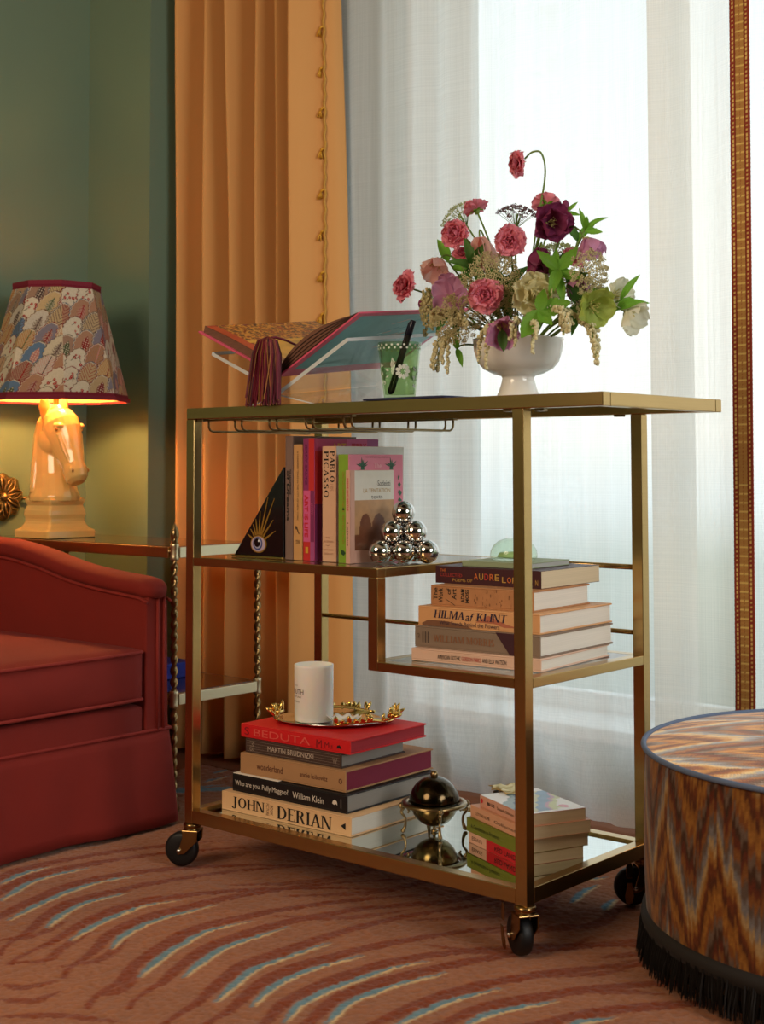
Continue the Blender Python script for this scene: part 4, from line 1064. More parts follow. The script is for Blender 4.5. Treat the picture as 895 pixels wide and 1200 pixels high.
obj('inner_disc', MB().lathe([(.0005, .004), (.026, .004), (.028, .0055), (.024, .012), (.0005, .014)], 32), mat('pale_green_enamel', '#a9c48f', .4), pw, smooth=True)

# standing books on the upper left shelf ----------------------------------
G3 = 'books standing on the upper shelf'
zs = ZS1 + .0003
def stand(label, x, y, h, d, t, cover, page=PAGE, **k): return book(label, G3, (x, y, zs), 0, h, d, t, cover, page, standing=True, **k)
d1 = stand('tall brown-grey book next to the black eye bookend', -.5640, .060, .2215, .170, .0195, CM('cover_mushroom', '#7b6258', .6), PAGE_GREY)
spine(d1, 'THE ARCHITECTURE', .060, .105, .0105, .0150, INK, bold=.02); spine(d1, 'of Dreams', .062, .152, .0045, .0105, INK, bold=.02)
d2 = stand('narrow tan book with a small key drawn low on its spine', -.5435, .060, .2060, .150, .0225, CM('cover_camel', '#c8955c', .6), PAGE_CREAM)
DK = ink('bark', '#5a4128')
spine(d2, 'A HUNDRED YEARS IN THE CITY OF NEW YORK', .012, .135, .0095, .0130, DK)
flat_shape('printed_mark', [(.145, .006), (.148, .005), (.151, .006), (.152, .009), (.160, .014), (.159, .0155), (.150, .011), (.146, .010)], spine_fn(d2), DK, d2)
spine(d2, 'PRESS', .170, .176, .007, .016, DK, turn=1)
d3 = stand('tall magenta and red colour-blocked book with bold lettering', -.5190, .060, .2165, .172, .0275, CM('cover_magenta', '#b03570', .45), PAGE, board=.002)
PK = CM('print_pink', '#d0588a'); PU = CM('print_purple', '#7d2a5a'); RE = CM('print_red', '#c02a28'); LI = CM('print_lilac', '#a24a80'); YE = ink('ochre', '#d2962e')
spine_box(d3, .0, .0925, .0005, .0135, CM('print_plum', '#8b2f62'), dy=-.0002); spine_box(d3, .0, .0925, .0135, .027, RE, dy=-.0002)
spine_box(d3, .0925, .183, .0005, .0175, PK, dy=-.0002); spine_box(d3, .0925, .183, .0175, .027, PU, dy=-.0002)
spine_box(d3, .183, .2160, .0005, .0175, RE, dy=-.0002); spine_box(d3, .183, .2160, .0175, .027, LI, dy=-.0002)
spine(d3, 'JERRY SALTZ', .010, .083, .0035, .0105, ink('grape', '#5a1848'), bold=.02); spine(d3, 'ART IS LIFE', .100, .175, .0035, .0125, ink('scarlet', '#c01c2c'), bold=.03)
spine_box(d3, .192, .203, .006, .013, YE, dy=-.0006); spine(d3, 'JERRY', .115, .135, .019, .024, PK)
for u0, u1, v0, v1, mm in ((.001, .085, .1935, .2155, CM('print_rose', '#c2416c')), (.085, .140, .1935, .2155, PK), (.140, .171, .1935, .2155, LI), (.001, .171, .10, .1935, RE), (.001, .171, .001, .10, PU)):
    flat_shape('printed_panel', [(u0, v0), (u1, v0), (u1, v1), (u0, v1)], front_fn(d3), mm, d3)
fn3 = front_fn(d3); f3 = lambda u, v: (fn3(u, v)[0], fn3(u, v)[1], fn3(u, v)[2] + .0003)
place_text(text2d('ART', .02), .045, .082, .196, .208, f3, YE, d3); place_text(text2d('JERRY', .02), .095, .138, .196, .208, f3, ink('scarlet', '#c01c2c'), d3)
d4 = stand('cream book with two lines of large black serif capitals down its spine', -.4745, .062, .2020, .184, .0330, CM('cover_blushcream', '#d7ab8c', .6), PAGE, board=.0025)
spine(d4, 'PABLO', .008, .063, .0190, .0300, INK, True); spine(d4, 'PICASSO', .008, .090, .0045, .0155, INK, True)
spine(d4, '1905', .066, .078, .018, .027, ink('rosewood', '#b08068'))
for k in range(5): spine(d4, ('THE', 'FAMILIES OF', 'A', 'SALTIMBANQUES', 'LETTERS')[k], .158 + .007 * k, .161 + .007 * k, .0085 if k in (0, 2) else .004, .0185 if k in (0, 2) else .026, ink('rosewood', '#b08068'), turn=1)
for q in ((.001, .183, .001, .2015),):
    flat_shape('printed_panel', [(q[0], q[2]), (q[1], q[2]), (q[1], q[3]), (q[0], q[3])], front_fn(d4), CM('print_white', '#d8d6cf'), d4)
d5 = stand('pink book with lime green spine and cactus drawings on the front cover', -.4335, .060, .1875, .146, .0235, CM('cover_rosepink', '#df7f95', .4), PAGE, board=.002, spine=None)
spine_box(d5, 0, .1875, .0, .0228, CM('print_lime', '#7fa52c'), dy=-.0002)
spine(d5, 'CACTUS GARDEN HOUSE', .030, .100, .0095, .0140, ink('olive', '#a87a2c')); spine(d5, 'EDITED TALES', .105, .155, .0095, .0135, ink('olive', '#a87a2c'))
flat_shape('printed_mark', [(.165, .006), (.172, .006), (.175, .012), (.170, .017), (.166, .012)], spine_fn(d5), ink('forest', '#254a26'), d5)
spine_box(d5, .093, .0965, .009, .0135, ink('forest', '#254a26'), 'printed_mark', dy=-.0006)
f5 = front_fn(d5); GRN = ink('fern', '#3f6a52')
for cx_, s_ in ((.036, 1), (.113, -1)):
    for k in range(8):
        a = PI / 2 + (k - 3.5) * .36; ln_ = .014 + .005 * math.sin(k * 2.1); x0_, y0_ = cx_, .1655
        flat_shape('printed_leaf', [(x0_ - .001, y0_), (x0_ + ln_ * .55 * math.cos(a) - .0015 * math.sin(a), y0_ + ln_ * .55 * math.sin(a) + .0015 * math.cos(a)), (x0_ + ln_ * math.cos(a), y0_ + ln_ * math.sin(a)), (x0_ + ln_ * .55 * math.cos(a) + .0015 * math.sin(a), y0_ + ln_ * .55 * math.sin(a) - .0015 * math.cos(a))], f5, GRN, d5)
    flat_shape('printed_leaf', [(cx_ - .005, .1605), (cx_ + .005, .1605), (cx_ + .004, .167), (cx_ - .004, .167)], f5, GRN, d5)
place_text(text2d('The'), .066, .086, .163, .173, f5, ink('blossom', '#f0b8c0'), d5); place_text(text2d('CACTUS GARDEN'), .044, .108, .1815, .184, f5, ink('oldrose', '#a05468'), d5)
for k in range(5):
    flat_shape('printed_leaf', [(.134 + .004 * math.sin(k), .085 + .014 * k), (.139 + .004 * math.sin(k), .092 + .014 * k), (.135, .097 + .014 * k), (.131, .092 + .014 * k)], f5, GRN, d5)
d6 = stand('smallest standing book, white front cover with a brown photograph, behind the chrome balls', -.4095, .052, .1600, .116, .0095, CM('cover_shell', '#d3a592', .4), PAGE, soft=True)
spine(d6, 'PIERRE AND BERTHE', .014, .070, .003, .0065, ink('scarlet', '#c01c2c')); spine(d6, 'Letters', .09, .130, .003, .0065, DK)
f6 = front_fn(d6)
flat_shape('printed_panel', [(.012, .108), (.1155, .108), (.1155, .1595), (.012, .1595)], f6, CM('print_ivory', '#ded8cc'), d6)
flat_shape('printed_panel', [(.001, .0005), (.012, .0005), (.012, .1595), (.001, .1595)], f6, CM('print_blush', '#cf9f8c'), d6)
g6 = lambda u, v: (f6(u, v)[0], f6(u, v)[1], f6(u, v)[2] + .0003)
place_text(text2d('Sodeisti'), .072, .106, .132, .142, g6, ink('slate', '#6b6660'), d6); place_text(text2d('LA TENTATION'), .034, .106, .121, .128, g6, ink('sand', '#c4a06a'), d6); place_text(text2d('texts'), .055, .085, .110, .116, g6, ink('slate', '#6b6660'), d6)
nx_, ny_ = 50, 54; U, Vv = np.meshgrid(np.linspace(.012, .1155, nx_), np.linspace(.022, .108, ny_))
ph = vnoise(U * 70, Vv * 70, 31) * .6 + vnoise(U * 180, Vv * 180, 32) * .4; hgt = np.clip((Vv - .022) / .086, 0, 1)
base = np.array(lin('#c09368')); dk_ = np.array(lin('#5c3222')); mid = np.array(lin('#8c5636'))
fig = (np.hypot((U - .040) / .016, (Vv - .055) / .030) < 1) | (np.hypot((U - .075) / .020, (Vv - .050) / .034) < 1) | (hgt < .32)
cc = np.where(fig[..., None], dk_ * ph[..., None] * 1.3 + mid * (1 - ph[..., None]) * .8, base * (.8 + .3 * ph[..., None]))
Lb6 = .160; Vp = np.stack([-.160 + Lb6 - Vv, U, np.full_like(U, .0095 + .0006)], -1)
npgrid('printed_photograph', Vp, cc, vmat('print', .35, spec=.5), d6, smooth=False)

# black pyramid bookend with eye -----------------------------------------
be = thing('bookend', 'black triangular bookend with a golden eye and rays beside the standing books', 'bookend', (-.628, .09, zs))
LACQ = mat('black_lacquer', '#0b0a0c', .22, coat=.4)
tri = [(-.066, .0035), (.0625, .0035), (.0625, .166)]
obj('body', MB().prism(tri, lambda u, v, k: (u, -.033 + .066 * k, v)), LACQ, be, bevel=.0012)
obj('base_plate', MB().box((-.070, -.036, 0), (.0625, .036, .0035)), GOLD, be, bevel=.0006)
ef = lambda d: (lambda u, v: (u, -.0334 - d, v))
def oval(cx_, cy_, rx, ry, n=28, pw=1.0): return [(cx_ + rx * math.cos(2 * PI * k / n), cy_ + ry * math.sin(2 * PI * k / n)) for k in range(n)]
exx, ezz = -.0005, .0255
GOLDP = mat('gold_inlay', '#b98b3a', .35, .6)
def inlay(name, pts, d, t, m): return obj(name, MB().prism(pts, lambda u, v, k: (u, -.033 - d - t * k, v)), m, be)
inlay('eye_rim', oval(exx, ezz, .0205, .0160), 0, .0012, GOLDP)
inlay('eye_white', oval(exx, ezz, .0180, .0136), .0012, .0006, mat('eye_lilac', '#b6a2b4', .4))
inlay('iris', oval(exx - .001, ezz + .001, .0120, .0118), .0018, .0005, mat('eye_blue', '#3c4684', .4))
inlay('iris_ring', oval(exx - .001, ezz + .0015, .0095, .0095), .0023, .0004, mat('eye_silver', '#a6a3ba', .4))
inlay('pupil', oval(exx - .0015, ezz + .0025, .0078, .0078), .0027, .0005, LACQ)
inlay('glint', oval(exx + .003, ezz + .006, .0018, .0022), .0032, .0003, mat('eye_glint', '#e8e4ea', .4))
for a, ln_ in ((149, .030), (128, .036), (112, .046), (99, .062), (86, .092), (74, .094), (64, .075), (50, .040), (30, .03)):
    a = math.radians(a); ca, sa = math.cos(a), math.sin(a); r0 = 1 / math.sqrt((ca / .0212) ** 2 + (sa / .0168) ** 2)
    r1 = r0 + ln_
    while r1 > r0 and (exx + r1 * ca > .061 or ezz + r1 * sa > .0035 + (exx + r1 * ca + .066) * .1625 / .1285 - .006): r1 -= .001
    if r1 - r0 < .006: continue
    px_, pz_ = -sa, ca; w1 = .0020
    inlay('ray', [(exx + r0 * ca + px_ * w1, ezz + r0 * sa + pz_ * w1), (exx + r0 * ca - px_ * w1, ezz + r0 * sa - pz_ * w1), (exx + r1 * ca - px_ * .0004, ezz + r1 * sa - pz_ * .0004), (exx + r1 * ca + px_ * .0004, ezz + r1 * sa + pz_ * .0004)], 0, .0012, GOLDP)

# chrome ball pyramid ------------------------------------------------------
br = .0203; rr_ = Vector((.756, .655, 0)); bb_ = Vector((-.655, .756, 0))
p0 = Vector((-.363, .088, zs + br)); dsp = br * 2
sc_ = thing('ball_pyramid', 'pyramid of polished chrome balls in front of the pink book', 'ornament', (-.33, .13, zs))
cb = Vector((-.33, .13, zs))
balls = []
hrow = dsp * math.sqrt(3) / 2; hlay = dsp * math.sqrt(2 / 3)
for lay in range(3):
    nrow = 3 - lay
    for r_ in range(nrow):
        for q in range(nrow - r_):
            balls.append(p0 + rr_ * dsp * (q + r_ / 2 + lay / 2) + bb_ * hrow * (r_ + lay / 3) + Vector((0, 0, hlay * lay)))
me = MB().sphere((0, 0, 0), br, 32, 20).mesh('ball', True); me.materials.append(CHROME)
for p in balls:
    o = bpy.data.objects.new('ball', me); COL.objects.link(o); o.parent = sc_; o.location = p - cb

# right-hand paperback stack ----------------------------------------------
G4 = 'paperbacks stacked on the mirrored shelf'
rz = math.radians(-22.5); dx_ = Vector((math.cos(rz), math.sin(rz), 0)); dy_ = Vector((-math.sin(rz), math.cos(rz), 0))
o0 = Vector((-.2385, .171, MZ + .0002)); z = 0
e1 = book('pale paperback with a red spine block, lowest beside the bronze globe', G4, o0, rz, .166, .118, .018, CM('cover_bisque', '#cf9d84', .5), PAGE_CREAM, soft=True)
spine_box(e1, .058, .166, 0, .018, CM('print_scarlet', '#b8141c'), dy=-.0002); spine(e1, 'ESSAYS', .012, .045, .006, .012, DK); spine(e1, 'RED LAND', .085, .15, .005, .013, INK)
obj('bookmark', MB().box((-.013, .010, .004), (.02, .060, .0145)), mat('red_card', '#c3162c', .5), e1, bevel=.0008)
z += .0182
e2 = book('olive green paperback second from the bottom beside the globe', G4, o0 + dx_ * -.003 + dy_ * -.002 + Vector((0, 0, z)), rz + .01, .170, .128, .023, CM('cover_olive', '#6f7420', .5), PAGE_CREAM, soft=True)
spine(e2, 'A Gentleman in Provence', .015, .105, .008, .015, ink('forestdark', '#2e3510'))
z += .0232
e3 = book('blush paperback just below the top one beside the globe', G4, o0 + dx_ * .000 + dy_ * .004 + Vector((0, 0, z)), rz - .02, .172, .126, .020, CM('cover_salmon', '#cf9878', .5), PAGE_CREAM, soft=True)
spine(e3, 'LETTERS HOME', .02, .065, .007, .012, DK); spine(e3, 'Collected', .08, .15, .007, .012, DK)
z += .0202
e4 = book('paperback with a white cover painted in blue and green bands, top beside the globe', G4, o0 + dx_ * .018 + dy_ * .012 + Vector((0, 0, z)), rz - .03, .150, .112, .0185, CM('cover_coral', '#cf9a84', .45), PAGE_CREAM, soft=True)
flat_shape('printed_mark', oval(.007, .0105, .004, .004, 14), spine_fn(e4), ink('scarlet', '#c01c2c'), e4); spine(e4, 'BLUE', .026, .050, .0075, .0125, INK, bold=.02); spine(e4, 'Seaside Stories', .058, .112, .007, .012, DK)
U, Vv = np.meshgrid(np.linspace(.0005, .1495, 100), np.linspace(.0005, .1115, 80))
n_ = vnoise(U * 60, Vv * 60, 41); t_ = U * .55 + Vv * .9 + (n_ - .5) * .018
cc = np.broadcast_to(np.array(lin('#e6e6e4')), U.shape + (3,)).copy()
for a_, b_, c_ in ((.045, .060, '#8aa0a4'), (.060, .078, '#4f6b86'), (.086, .100, '#c9c9a0'), (.100, .118, '#6f8fb0'), (.118, .126, '#b98aa0'), (.126, .140, '#b9bc7c')):
    m_ = (t_ > a_) & (t_ < b_) & (U > .02) & (U < .14); cc[m_] = np.array(lin(c_)) * (.8 + .4 * n_[m_][:, None])
m_ = np.hypot((U - .125) / .010, (Vv - .086) / .008) < 1; cc[m_] = np.array(lin('#d98a9a'))
npgrid('printed_cover', np.stack([U, Vv, np.full_like(U, .0190)], -1), cc, MATS['print'], e4, smooth=False)
z += .0187
cs = thing('trinket_box', 'small dark box with a crinkled gold leaf lid lying behind the painted paperback', 'box', o0 + dx_ * .000 + dy_ * .055 + Vector((0, 0, .0614)), (0, 0, rz))
obj('box_body', MB().box((-.012, .000, 0), (.012, .055, .016)), mat('black_leather', '#1a1613', .6), cs, bevel=.002)
gr = []
for j in range(8):
    gr.append([(-.02 + .062 * i / 9, -.004 + .054 * j / 7 + .004 * math.sin(i * 1.9), .0205 + .0022 * math.sin(i * 2.3 + j) + .0018 * math.cos(j * 2.1 + i) ) for i in range(10)])
ld = obj('leaf_lid', MB().grid(gr), mat('gold_leaf', (.72, .55, .26), .38, .85), cs, smooth=True)
ld.modifiers.new('thick', 'SOLIDIFY').thickness = .0012

# roll-top globe -----------------------------------------------------------
gl = thing('globe', 'small bronze globe on a ring stand with scrolled legs on the mirrored shelf', 'globe', (-.322, .183, MZ + .0003))
obj('sphere', MB().sphere((0, 0, .0515), .0415, 40, 24), BRONZE, gl, smooth=True)
hood = MB(); rg = []
for i in range(13):
    ph = PI / 2 * i / 12.5
    rg.append([(.0438 * math.cos(ph) * math.cos(a), .0438 * math.cos(ph) * math.sin(a), .0515 + .0438 * math.sin(ph)) for a in [2 * PI * k / 40 for k in range(40)]])
obj('dome_lid', hood.loft(rg), mat('dark_dome', (.055, .038, .02), .16, 1.0), gl, smooth=True)
obj('ring', MB().lathe([(.0455, .046), (.0560, .046), (.0575, .049), (.0560, .052), (.0455, .052), (.0455, .046)], 64, cap=False), BRASS_OLD, gl, smooth=True)
obj('knob', MB().lathe([(.0005, .093), (.0062, .094), (.0068, .099), (.0050, .1035), (.0005, .105)], 16), BRASS_OLD, gl, smooth=True)
obj('stem', MB().lathe([(.006, .0005), (.007, .002), (.003, .004), (.0025, .010), (.005, .0125)], 16), BRONZE, gl, smooth=True)
for k in range(4):
    a = math.radians(41 + 8 + 90 * k); ca, sa = math.cos(a), math.sin(a)
    p = catmull([(ca * .052, sa * .052, .046), (ca * .0575, sa * .0575, .036), (ca * .051, sa * .051, .026), (ca * .0505, sa * .0505, .014), (ca * .054, sa * .054, .004)], 5)
    lg = MB().tube(p, [.0038 - .0016 * math.sin(PI * i / (len(p) - 1)) for i in range(len(p))], 8)
    lg.sphere((ca * .055, sa * .055, .004), .0040, 10, 6, (1, 1, .95)); lg.sphere((ca * .0575, sa * .0575, .047), .0055, 10, 8)
    lg.tube([(ca * .049, sa * .049, .044), (ca * .044, sa * .044, .037), (ca * .047, sa * .047, .034)], .0022, 6)
    obj('leg', lg, BRASS_OLD, gl, smooth=True)

# candle on a tray -----------------------------------------------------------
ta = math.radians(36)
tr = thing('tray', 'oval silver tray with gilded twig handles on the red book', 'tray', (-.585, .213, z5), (0, 0, ta))
rgs = []
for sx, sy, zz in ((.090, .062, .0), (.098, .070, .001), (.112, .082, .0065), (.114, .084, .0075), (.1105, .0805, .0080), (.097, .069, .0027), (.02, .015, .0025)):
    rgs.append([(sx * math.cos(a), sy * math.sin(a) * (1 + .03 * math.cos(4 * a)), zz) for a in [2 * PI * k / 56 for k in range(56)]])
obj('dish', MB().loft(rgs), SILVER, tr, smooth=True)
rs = random.Random(12)
def leafy(name, a0, a1, nl, spread):
    m_ = MB(); pth = [(.112 * math.cos(a), .083 * math.sin(a), .0105 + .003 * math.sin(5 * a)) for a in np.linspace(a0, a1, 14)]
    m_.tube(pth, .0030, 7)
    for k in range(nl):
        a = rs.uniform(a0, a1); c_ = Vector((.112 * math.cos(a), .083 * math.sin(a), .012)); d = Vector((math.cos(a) * rs.uniform(-.2, 1), math.sin(a) * rs.uniform(-.2, 1), rs.uniform(.2, 1.1))).normalized()
        q = d.to_track_quat('X', 'Z').to_matrix(); m_.sphere(c_ + d * spread * rs.uniform(.4, 1), rs.uniform(.0045, .0085), 8, 6, (1.25, .62, .38), q)
    return obj(name, m_, GOLD, tr, smooth=True)
leafy('twig_handle', -.42, .42, 26, .016); leafy('twig_handle', PI - .42, PI + .42, 26, .016); leafy('twig_rim', -PI / 2 + .1, -.5, 12, .006); leafy('twig_rim', .9, PI - .9, 12, .007)
cd = thing('candle', 'frosted white glass candle on the silver tray', 'candle', (-.613, .186, z5 + .0029))
obj('glass_cup', MB().lathe([(.001, 0), (.034, 0), (.0362, .002), (.0368, .10), (.0368, .1040), (.0352, .1046), (.0342, .1040), (.0338, .084), (.001, .083)], 48), mat('frosted_glass', '#fbf8f2', .35, sub=.5), cd, smooth=True)
obj('wax', MB().lathe([(.001, .080), (.0337, .080), (.0337, .0845), (.001, .0842)], 32), mat('candle_wax', '#eee4d0', .5, sub=.3), cd)
obj('wick', MB().tube([(0, 0, .083), (.001, 0, .094)], .0008, 6), INK, cd)
def cyl(u, v, r=.0372): 
    a = math.radians(-92) + u / r; return (r * math.cos(a), r * math.sin(a), v)
GI = ink('greyprint', '#6f6a66')
place_text(text2d('YOUTH'), -.030, .009, .052, .061, cyl, GI, cd); place_text(text2d('FORTUNE'), -.024, .004, .0455, .0485, cyl, GI, cd); place_text(text2d('CANDLE'), -.021, .000, .037, .0395, cyl, GI, cd); place_text(text2d('THE'), -.014, -.006, .0665, .069, cyl, GI, cd)
sh = thing('shell_dish', 'pearly white shell lying on the tray beside the candle', 'shell', (-.555, .206, z5 + .0035), (0, 0, ta))
rg = []
for j in range(7):
    t = j / 6
    rg.append([(.030 * t * math.cos(a) * (1 + .07 * math.cos(9 * a)), .021 * t * math.sin(a) * (1 + .07 * math.cos(9 * a)), .0012 + .009 * t ** 2.2 * (1 + .3 * math.cos(9 * a))) for a in [2 * PI * k / 54 for k in range(54)]])
s_ = obj('shell', MB().loft(rg, cap=False), mat('mother_of_pearl', '#e8e2dc', .2, coat=.5), sh, smooth=True); s_.modifiers.new('thick', 'SOLIDIFY').thickness = -.0012

# ------------------------------------------------------------------ open book on its clear stand
tau = .106; THR, THL = .455, .423
Vb = Vector((-.550, .03, .891)); ax_ = Vector((0, math.cos(tau), math.sin(tau))); bx_ = Vector((1, 0, 0)); nn = bx_.cross(ax_)
wr_ = bx_ * math.cos(THR) + nn * math.sin(THR); nr_ = -bx_ * math.sin(THR) + nn * math.cos(THR)
wl_ = -bx_ * math.cos(THL) + nn * math.sin(THL); nl_ = bx_ * math.sin(THL) + nn * math.cos(THL)
std = thing('book_stand', 'clear acrylic cross-shaped stand under the open book', 'stand', (-.55, .15, ZT + .0003))
so = Vector((-.55, .15, ZT + .0003))
def plate(P0, d, n, l0, l1, a0, a1, t):
    m = MB(); rg = []
    for l in (l0, l1): rg.append([P0 + d * l + ax_ * a + n * k - so for a, k in ((a0, 0), (a1, 0), (a1, t), (a0, t))])
    return m.loft(rg)
Sv = Vb - Vector((0, 0, .030)); drop = Sv.z - ZT - .0065
AE = mat('acrylic_edge', '#eef3f4', .15, trans=.35)
for nm, d, n, l1 in (('right_plate', wr_, nr_, .190), ('left_plate', wl_, nl_, .190)):
    pl_ = obj(nm, plate(Sv, d, n, -.002, l1, .004, .262, .0065), ACRYLIC, std)
    obj('polished_edge', plate(Sv - ax_ * .0006, d, n, -.002, l1, .004, .0046, .0065), AE, pl_)
    obj('polished_edge', plate(Sv, d, n, l1, l1 + .0005, .004, .262, .0065), AE, pl_)
def foot(sgn):
    x1 = sgn * .088; m = MB(); rg = []
    for q, (x, z) in enumerate(((0, Sv.z - .001), (x1, ZT + .0006))):
        rg.append([Vector((Sv.x + x + (0 if k == 0 else sgn * -.009), y, z + (0 if q == 0 or k == 0 else .0))) - so + Vector((0, 0, (y - .034) * .100 if q == 0 else 0)) for y, k in ((.034, 0), (.29, 0), (.29, 1), (.034, 1))])
    return m.loft(rg)
for sgn in (-1, 1):
    ft = obj('foot', foot(sgn), ACRYLIC, std)
    m = foot(sgn); m.v = [(x, (-.1166 if y < 0 else -.116), z) if y < 0 else (x, -.116, z + .0) for x, y, z in m.v]
    e_ = MB().prism([(0, Sv.z - so.z - .001), (sgn * .088, .0006), (sgn * .079, .0006), (sgn * -.004, Sv.z - so.z - .003)], lambda u, v, k: (Sv.x - so.x + u, -.1168 + .0006 * k, v))
    obj('polished_edge', e_, AE, ft)
bo = Vector((-.55, .18, .90))
ob = thing('open_book', 'large art book lying open on the clear stand, teal and pink cover', 'book', bo)
DPT, WL, TB = .310, .225, .0036
def slab(P0, d, n, l0, l1, a0, a1, t0, t1):
    m = MB(); rg = []
    for l in (l0, l1): rg.append([P0 + d * l + ax_ * a + n * k - bo for a, k in ((a0, t0), (a1, t0), (a1, t1), (a0, t1))])
    return m.loft(rg)
TEAL = mat('teal_print', '#5f9f9f', .35, noise=.25, nscale=30); PINKB = mat('pink_cover', '#cf5470', .45); LEAFB = mat('brown_page_edges', '#6f4a38', .8, noise=.4, nscale=1, stretch=(60, 60, 400))
for nm, d, n in (('right_cover', wr_, nr_), ('left_cover', wl_, nl_)):
    c_ = obj(nm, slab(Vb, d, n, 0, WL, 0, DPT, 0, TB), PINKB, ob, bevel=.0008)
    obj('printed_panel', slab(Vb, d, n, .028, WL - .010, .014, DPT - .012, -.0004, 0), TEAL, c_)
    if d is wr_:
        rs = random.Random(2)
        for k in range(26):
            l, a = rs.uniform(.09, .19), rs.uniform(.08, .25); g = rs.uniform(.012, .04); m = MB()
            m.v = [tuple(Vb + d * (l + u) + ax_ * (a + v) - n * .0006 - bo) for u, v in ((0, 0), (.0022, .002), (g * .5, g), (g * .5 - .003, g - .001))]; m.f = [(0, 1, 2, 3)]
            obj('printed_stroke', m, ink('stroke' + str(k % 3), ('#bfe3dc', '#d59a8c', '#2d7f84')[k % 3]), c_, recalc=False)
def pages(d, n, thick0, thick1, sag):
    rings = []
    for i in range(13):
        t = i / 12; l = .004 + (WL - .012) * t; h_ = TB + (thick0 + (thick1 - thick0) * t) + sag * math.sin(PI * min(1, t * 1.05)) ** .8 * (1 - .3 * t)
        rings.append([Vb + d * l + ax_ * a + n * k - bo for a, k in ((.006, TB), (DPT - .006, TB), (DPT - .006, h_), (.006, h_))])
    return MB().loft(rings)
obj('right_pages', pages(wr_, nr_, .012, .003, .024), LEAFB, ob)
lp = obj('left_pages', pages(wl_, nl_, .008, .013, .006), LEAFB, ob)
# leaves standing slightly apart at the front edge of the right half
for k in range(4):
    m = MB(); rg = []
    for i in range(13):
        t = i / 12; l = .006 + (WL - .014) * t; h0 = TB + (.001 + k * .0028) * (1 - .82 * t) + .022 * math.sin(PI * min(1, t * 1.05)) ** .8 * (1 - .3 * t) * (k + .6) / 4.6
        rg.append([Vb + wr_ * l + ax_ * a + nr_ * (h0 + q) - bo for a, q in ((.0045, 0), (.0062, 0), (.0062, .0010), (.0045, .0010))])
    obj('leaf_edge', m.loft(rg), mat('dark_leaf_edge', '#3d2a22', .8), ob)
# painted left page
nx, ny = 110, 120; tq = np.linspace(.02, .99, nx); aq = np.linspace(.006, DPT - .006, ny); T_, A_ = np.meshgrid(tq, aq)
Hh = TB + .008 + .005 * T_ + .006 * np.sin(PI * np.minimum(1, T_ * 1.05)) ** .8 * (1 - .3 * T_) + .0007
Vp = np.array(Vb)[None, None] - np.array(bo) + np.array(wl_) * ((.004 + (WL - .012) * T_)[..., None]) + np.array(ax_) * A_[..., None] + np.array(nl_) * Hh[..., None]
n_ = vnoise(T_ * 30, A_ * 160, 51); n2_ = vnoise(T_ * 14, A_ * 40, 52)
cols = np.array([lin(c) for c in ('#a8552c', '#7c3a24', '#c98a3a', '#5a4030', '#b9743c')])
ix = np.clip((n_ * .7 + n2_ * .3) * 5, 0, 4.99).astype(int); cc = cols[ix]
m_ = (T_ < .52) & (T_ > .14) & (A_ > .05); cc[m_] = np.array(lin('#c9973c')) * (.7 + .6 * n2_[m_][:, None])
m_ = (np.abs(T_ - .55) < .03); cc[m_] = np.array(lin('#d9a444'))
m_ = T_ < .14; cc[m_] = np.array(lin('#b98f6a'))
m_ = A_ < .030; cc[m_] = np.array(lin('#b5482c')) * (.8 + .4 * n2_[m_][:, None])
npgrid('printed_page', Vp, cc, MATS['print'], ob)

# tassel hanging from the gutter over the front edge of the table top
ts = thing('tassel', 'burgundy silk bookmark tassel hanging from the open book', 'tassel', (-.548, .012, .885))
cords = [leaf_mat('tassel_burgundy', '#6d1a2c', .05, nscale=300), leaf_mat('tassel_rose', '#7d2638', .05, nscale=300), leaf_mat('tassel_gold', '#94602f', .05, nscale=300), leaf_mat('tassel_dark', '#450e1c', .05, nscale=300)]
rs = random.Random(21)
strands = [MB() for _ in cords]
for k in range(620):
    a = rs.uniform(0, 2 * PI); u = rs.random() ** .5; r0 = .031 * u
    top = .072 * math.sqrt(max(0, 1 - u ** 2 * .92)) ** 1.0
    lean = -.012
    p = []
    ln = .112 + rs.uniform(-.014, .008); tw = rs.uniform(-.35, .75)
    for i in range(8):
        t = i / 7; ph = min(1, t / .30) * PI / 2; R_ = .0035 + .027 * u
        rr = R_ * math.sin(ph) + .008 * u * max(0, t - .3)
        z_ = .076 - .026 * (1 - math.cos(ph)) * (.35 + .65 * u) - max(0, t - .22) / .78 * (ln - .020)
        p.append((rr * math.cos(a + tw * t) + lean * t, rr * .72 * math.sin(a + tw * t) - .012, z_))
    strands[rs.choices((0, 1, 2, 3), (42, 24, 16, 18))[0]].tube(p, .00105, 3, cap=False)
for mb_, m_ in zip(strands, cords): stuff(obj('strands', mb_, m_, ts, recalc=False))
obj('head', MB().sphere((0, -.012, .060), .016, 18, 10, (1.3, 1, .8)), cords[0], ts, smooth=True)
obj('cord', MB().tube([(0, -.010, .073), (.002, .004, .076), (.004, .03, .072), (.006, .09, .055), (.006, .14, .052)], .0022, 8), cords[0], ts, smooth=True)

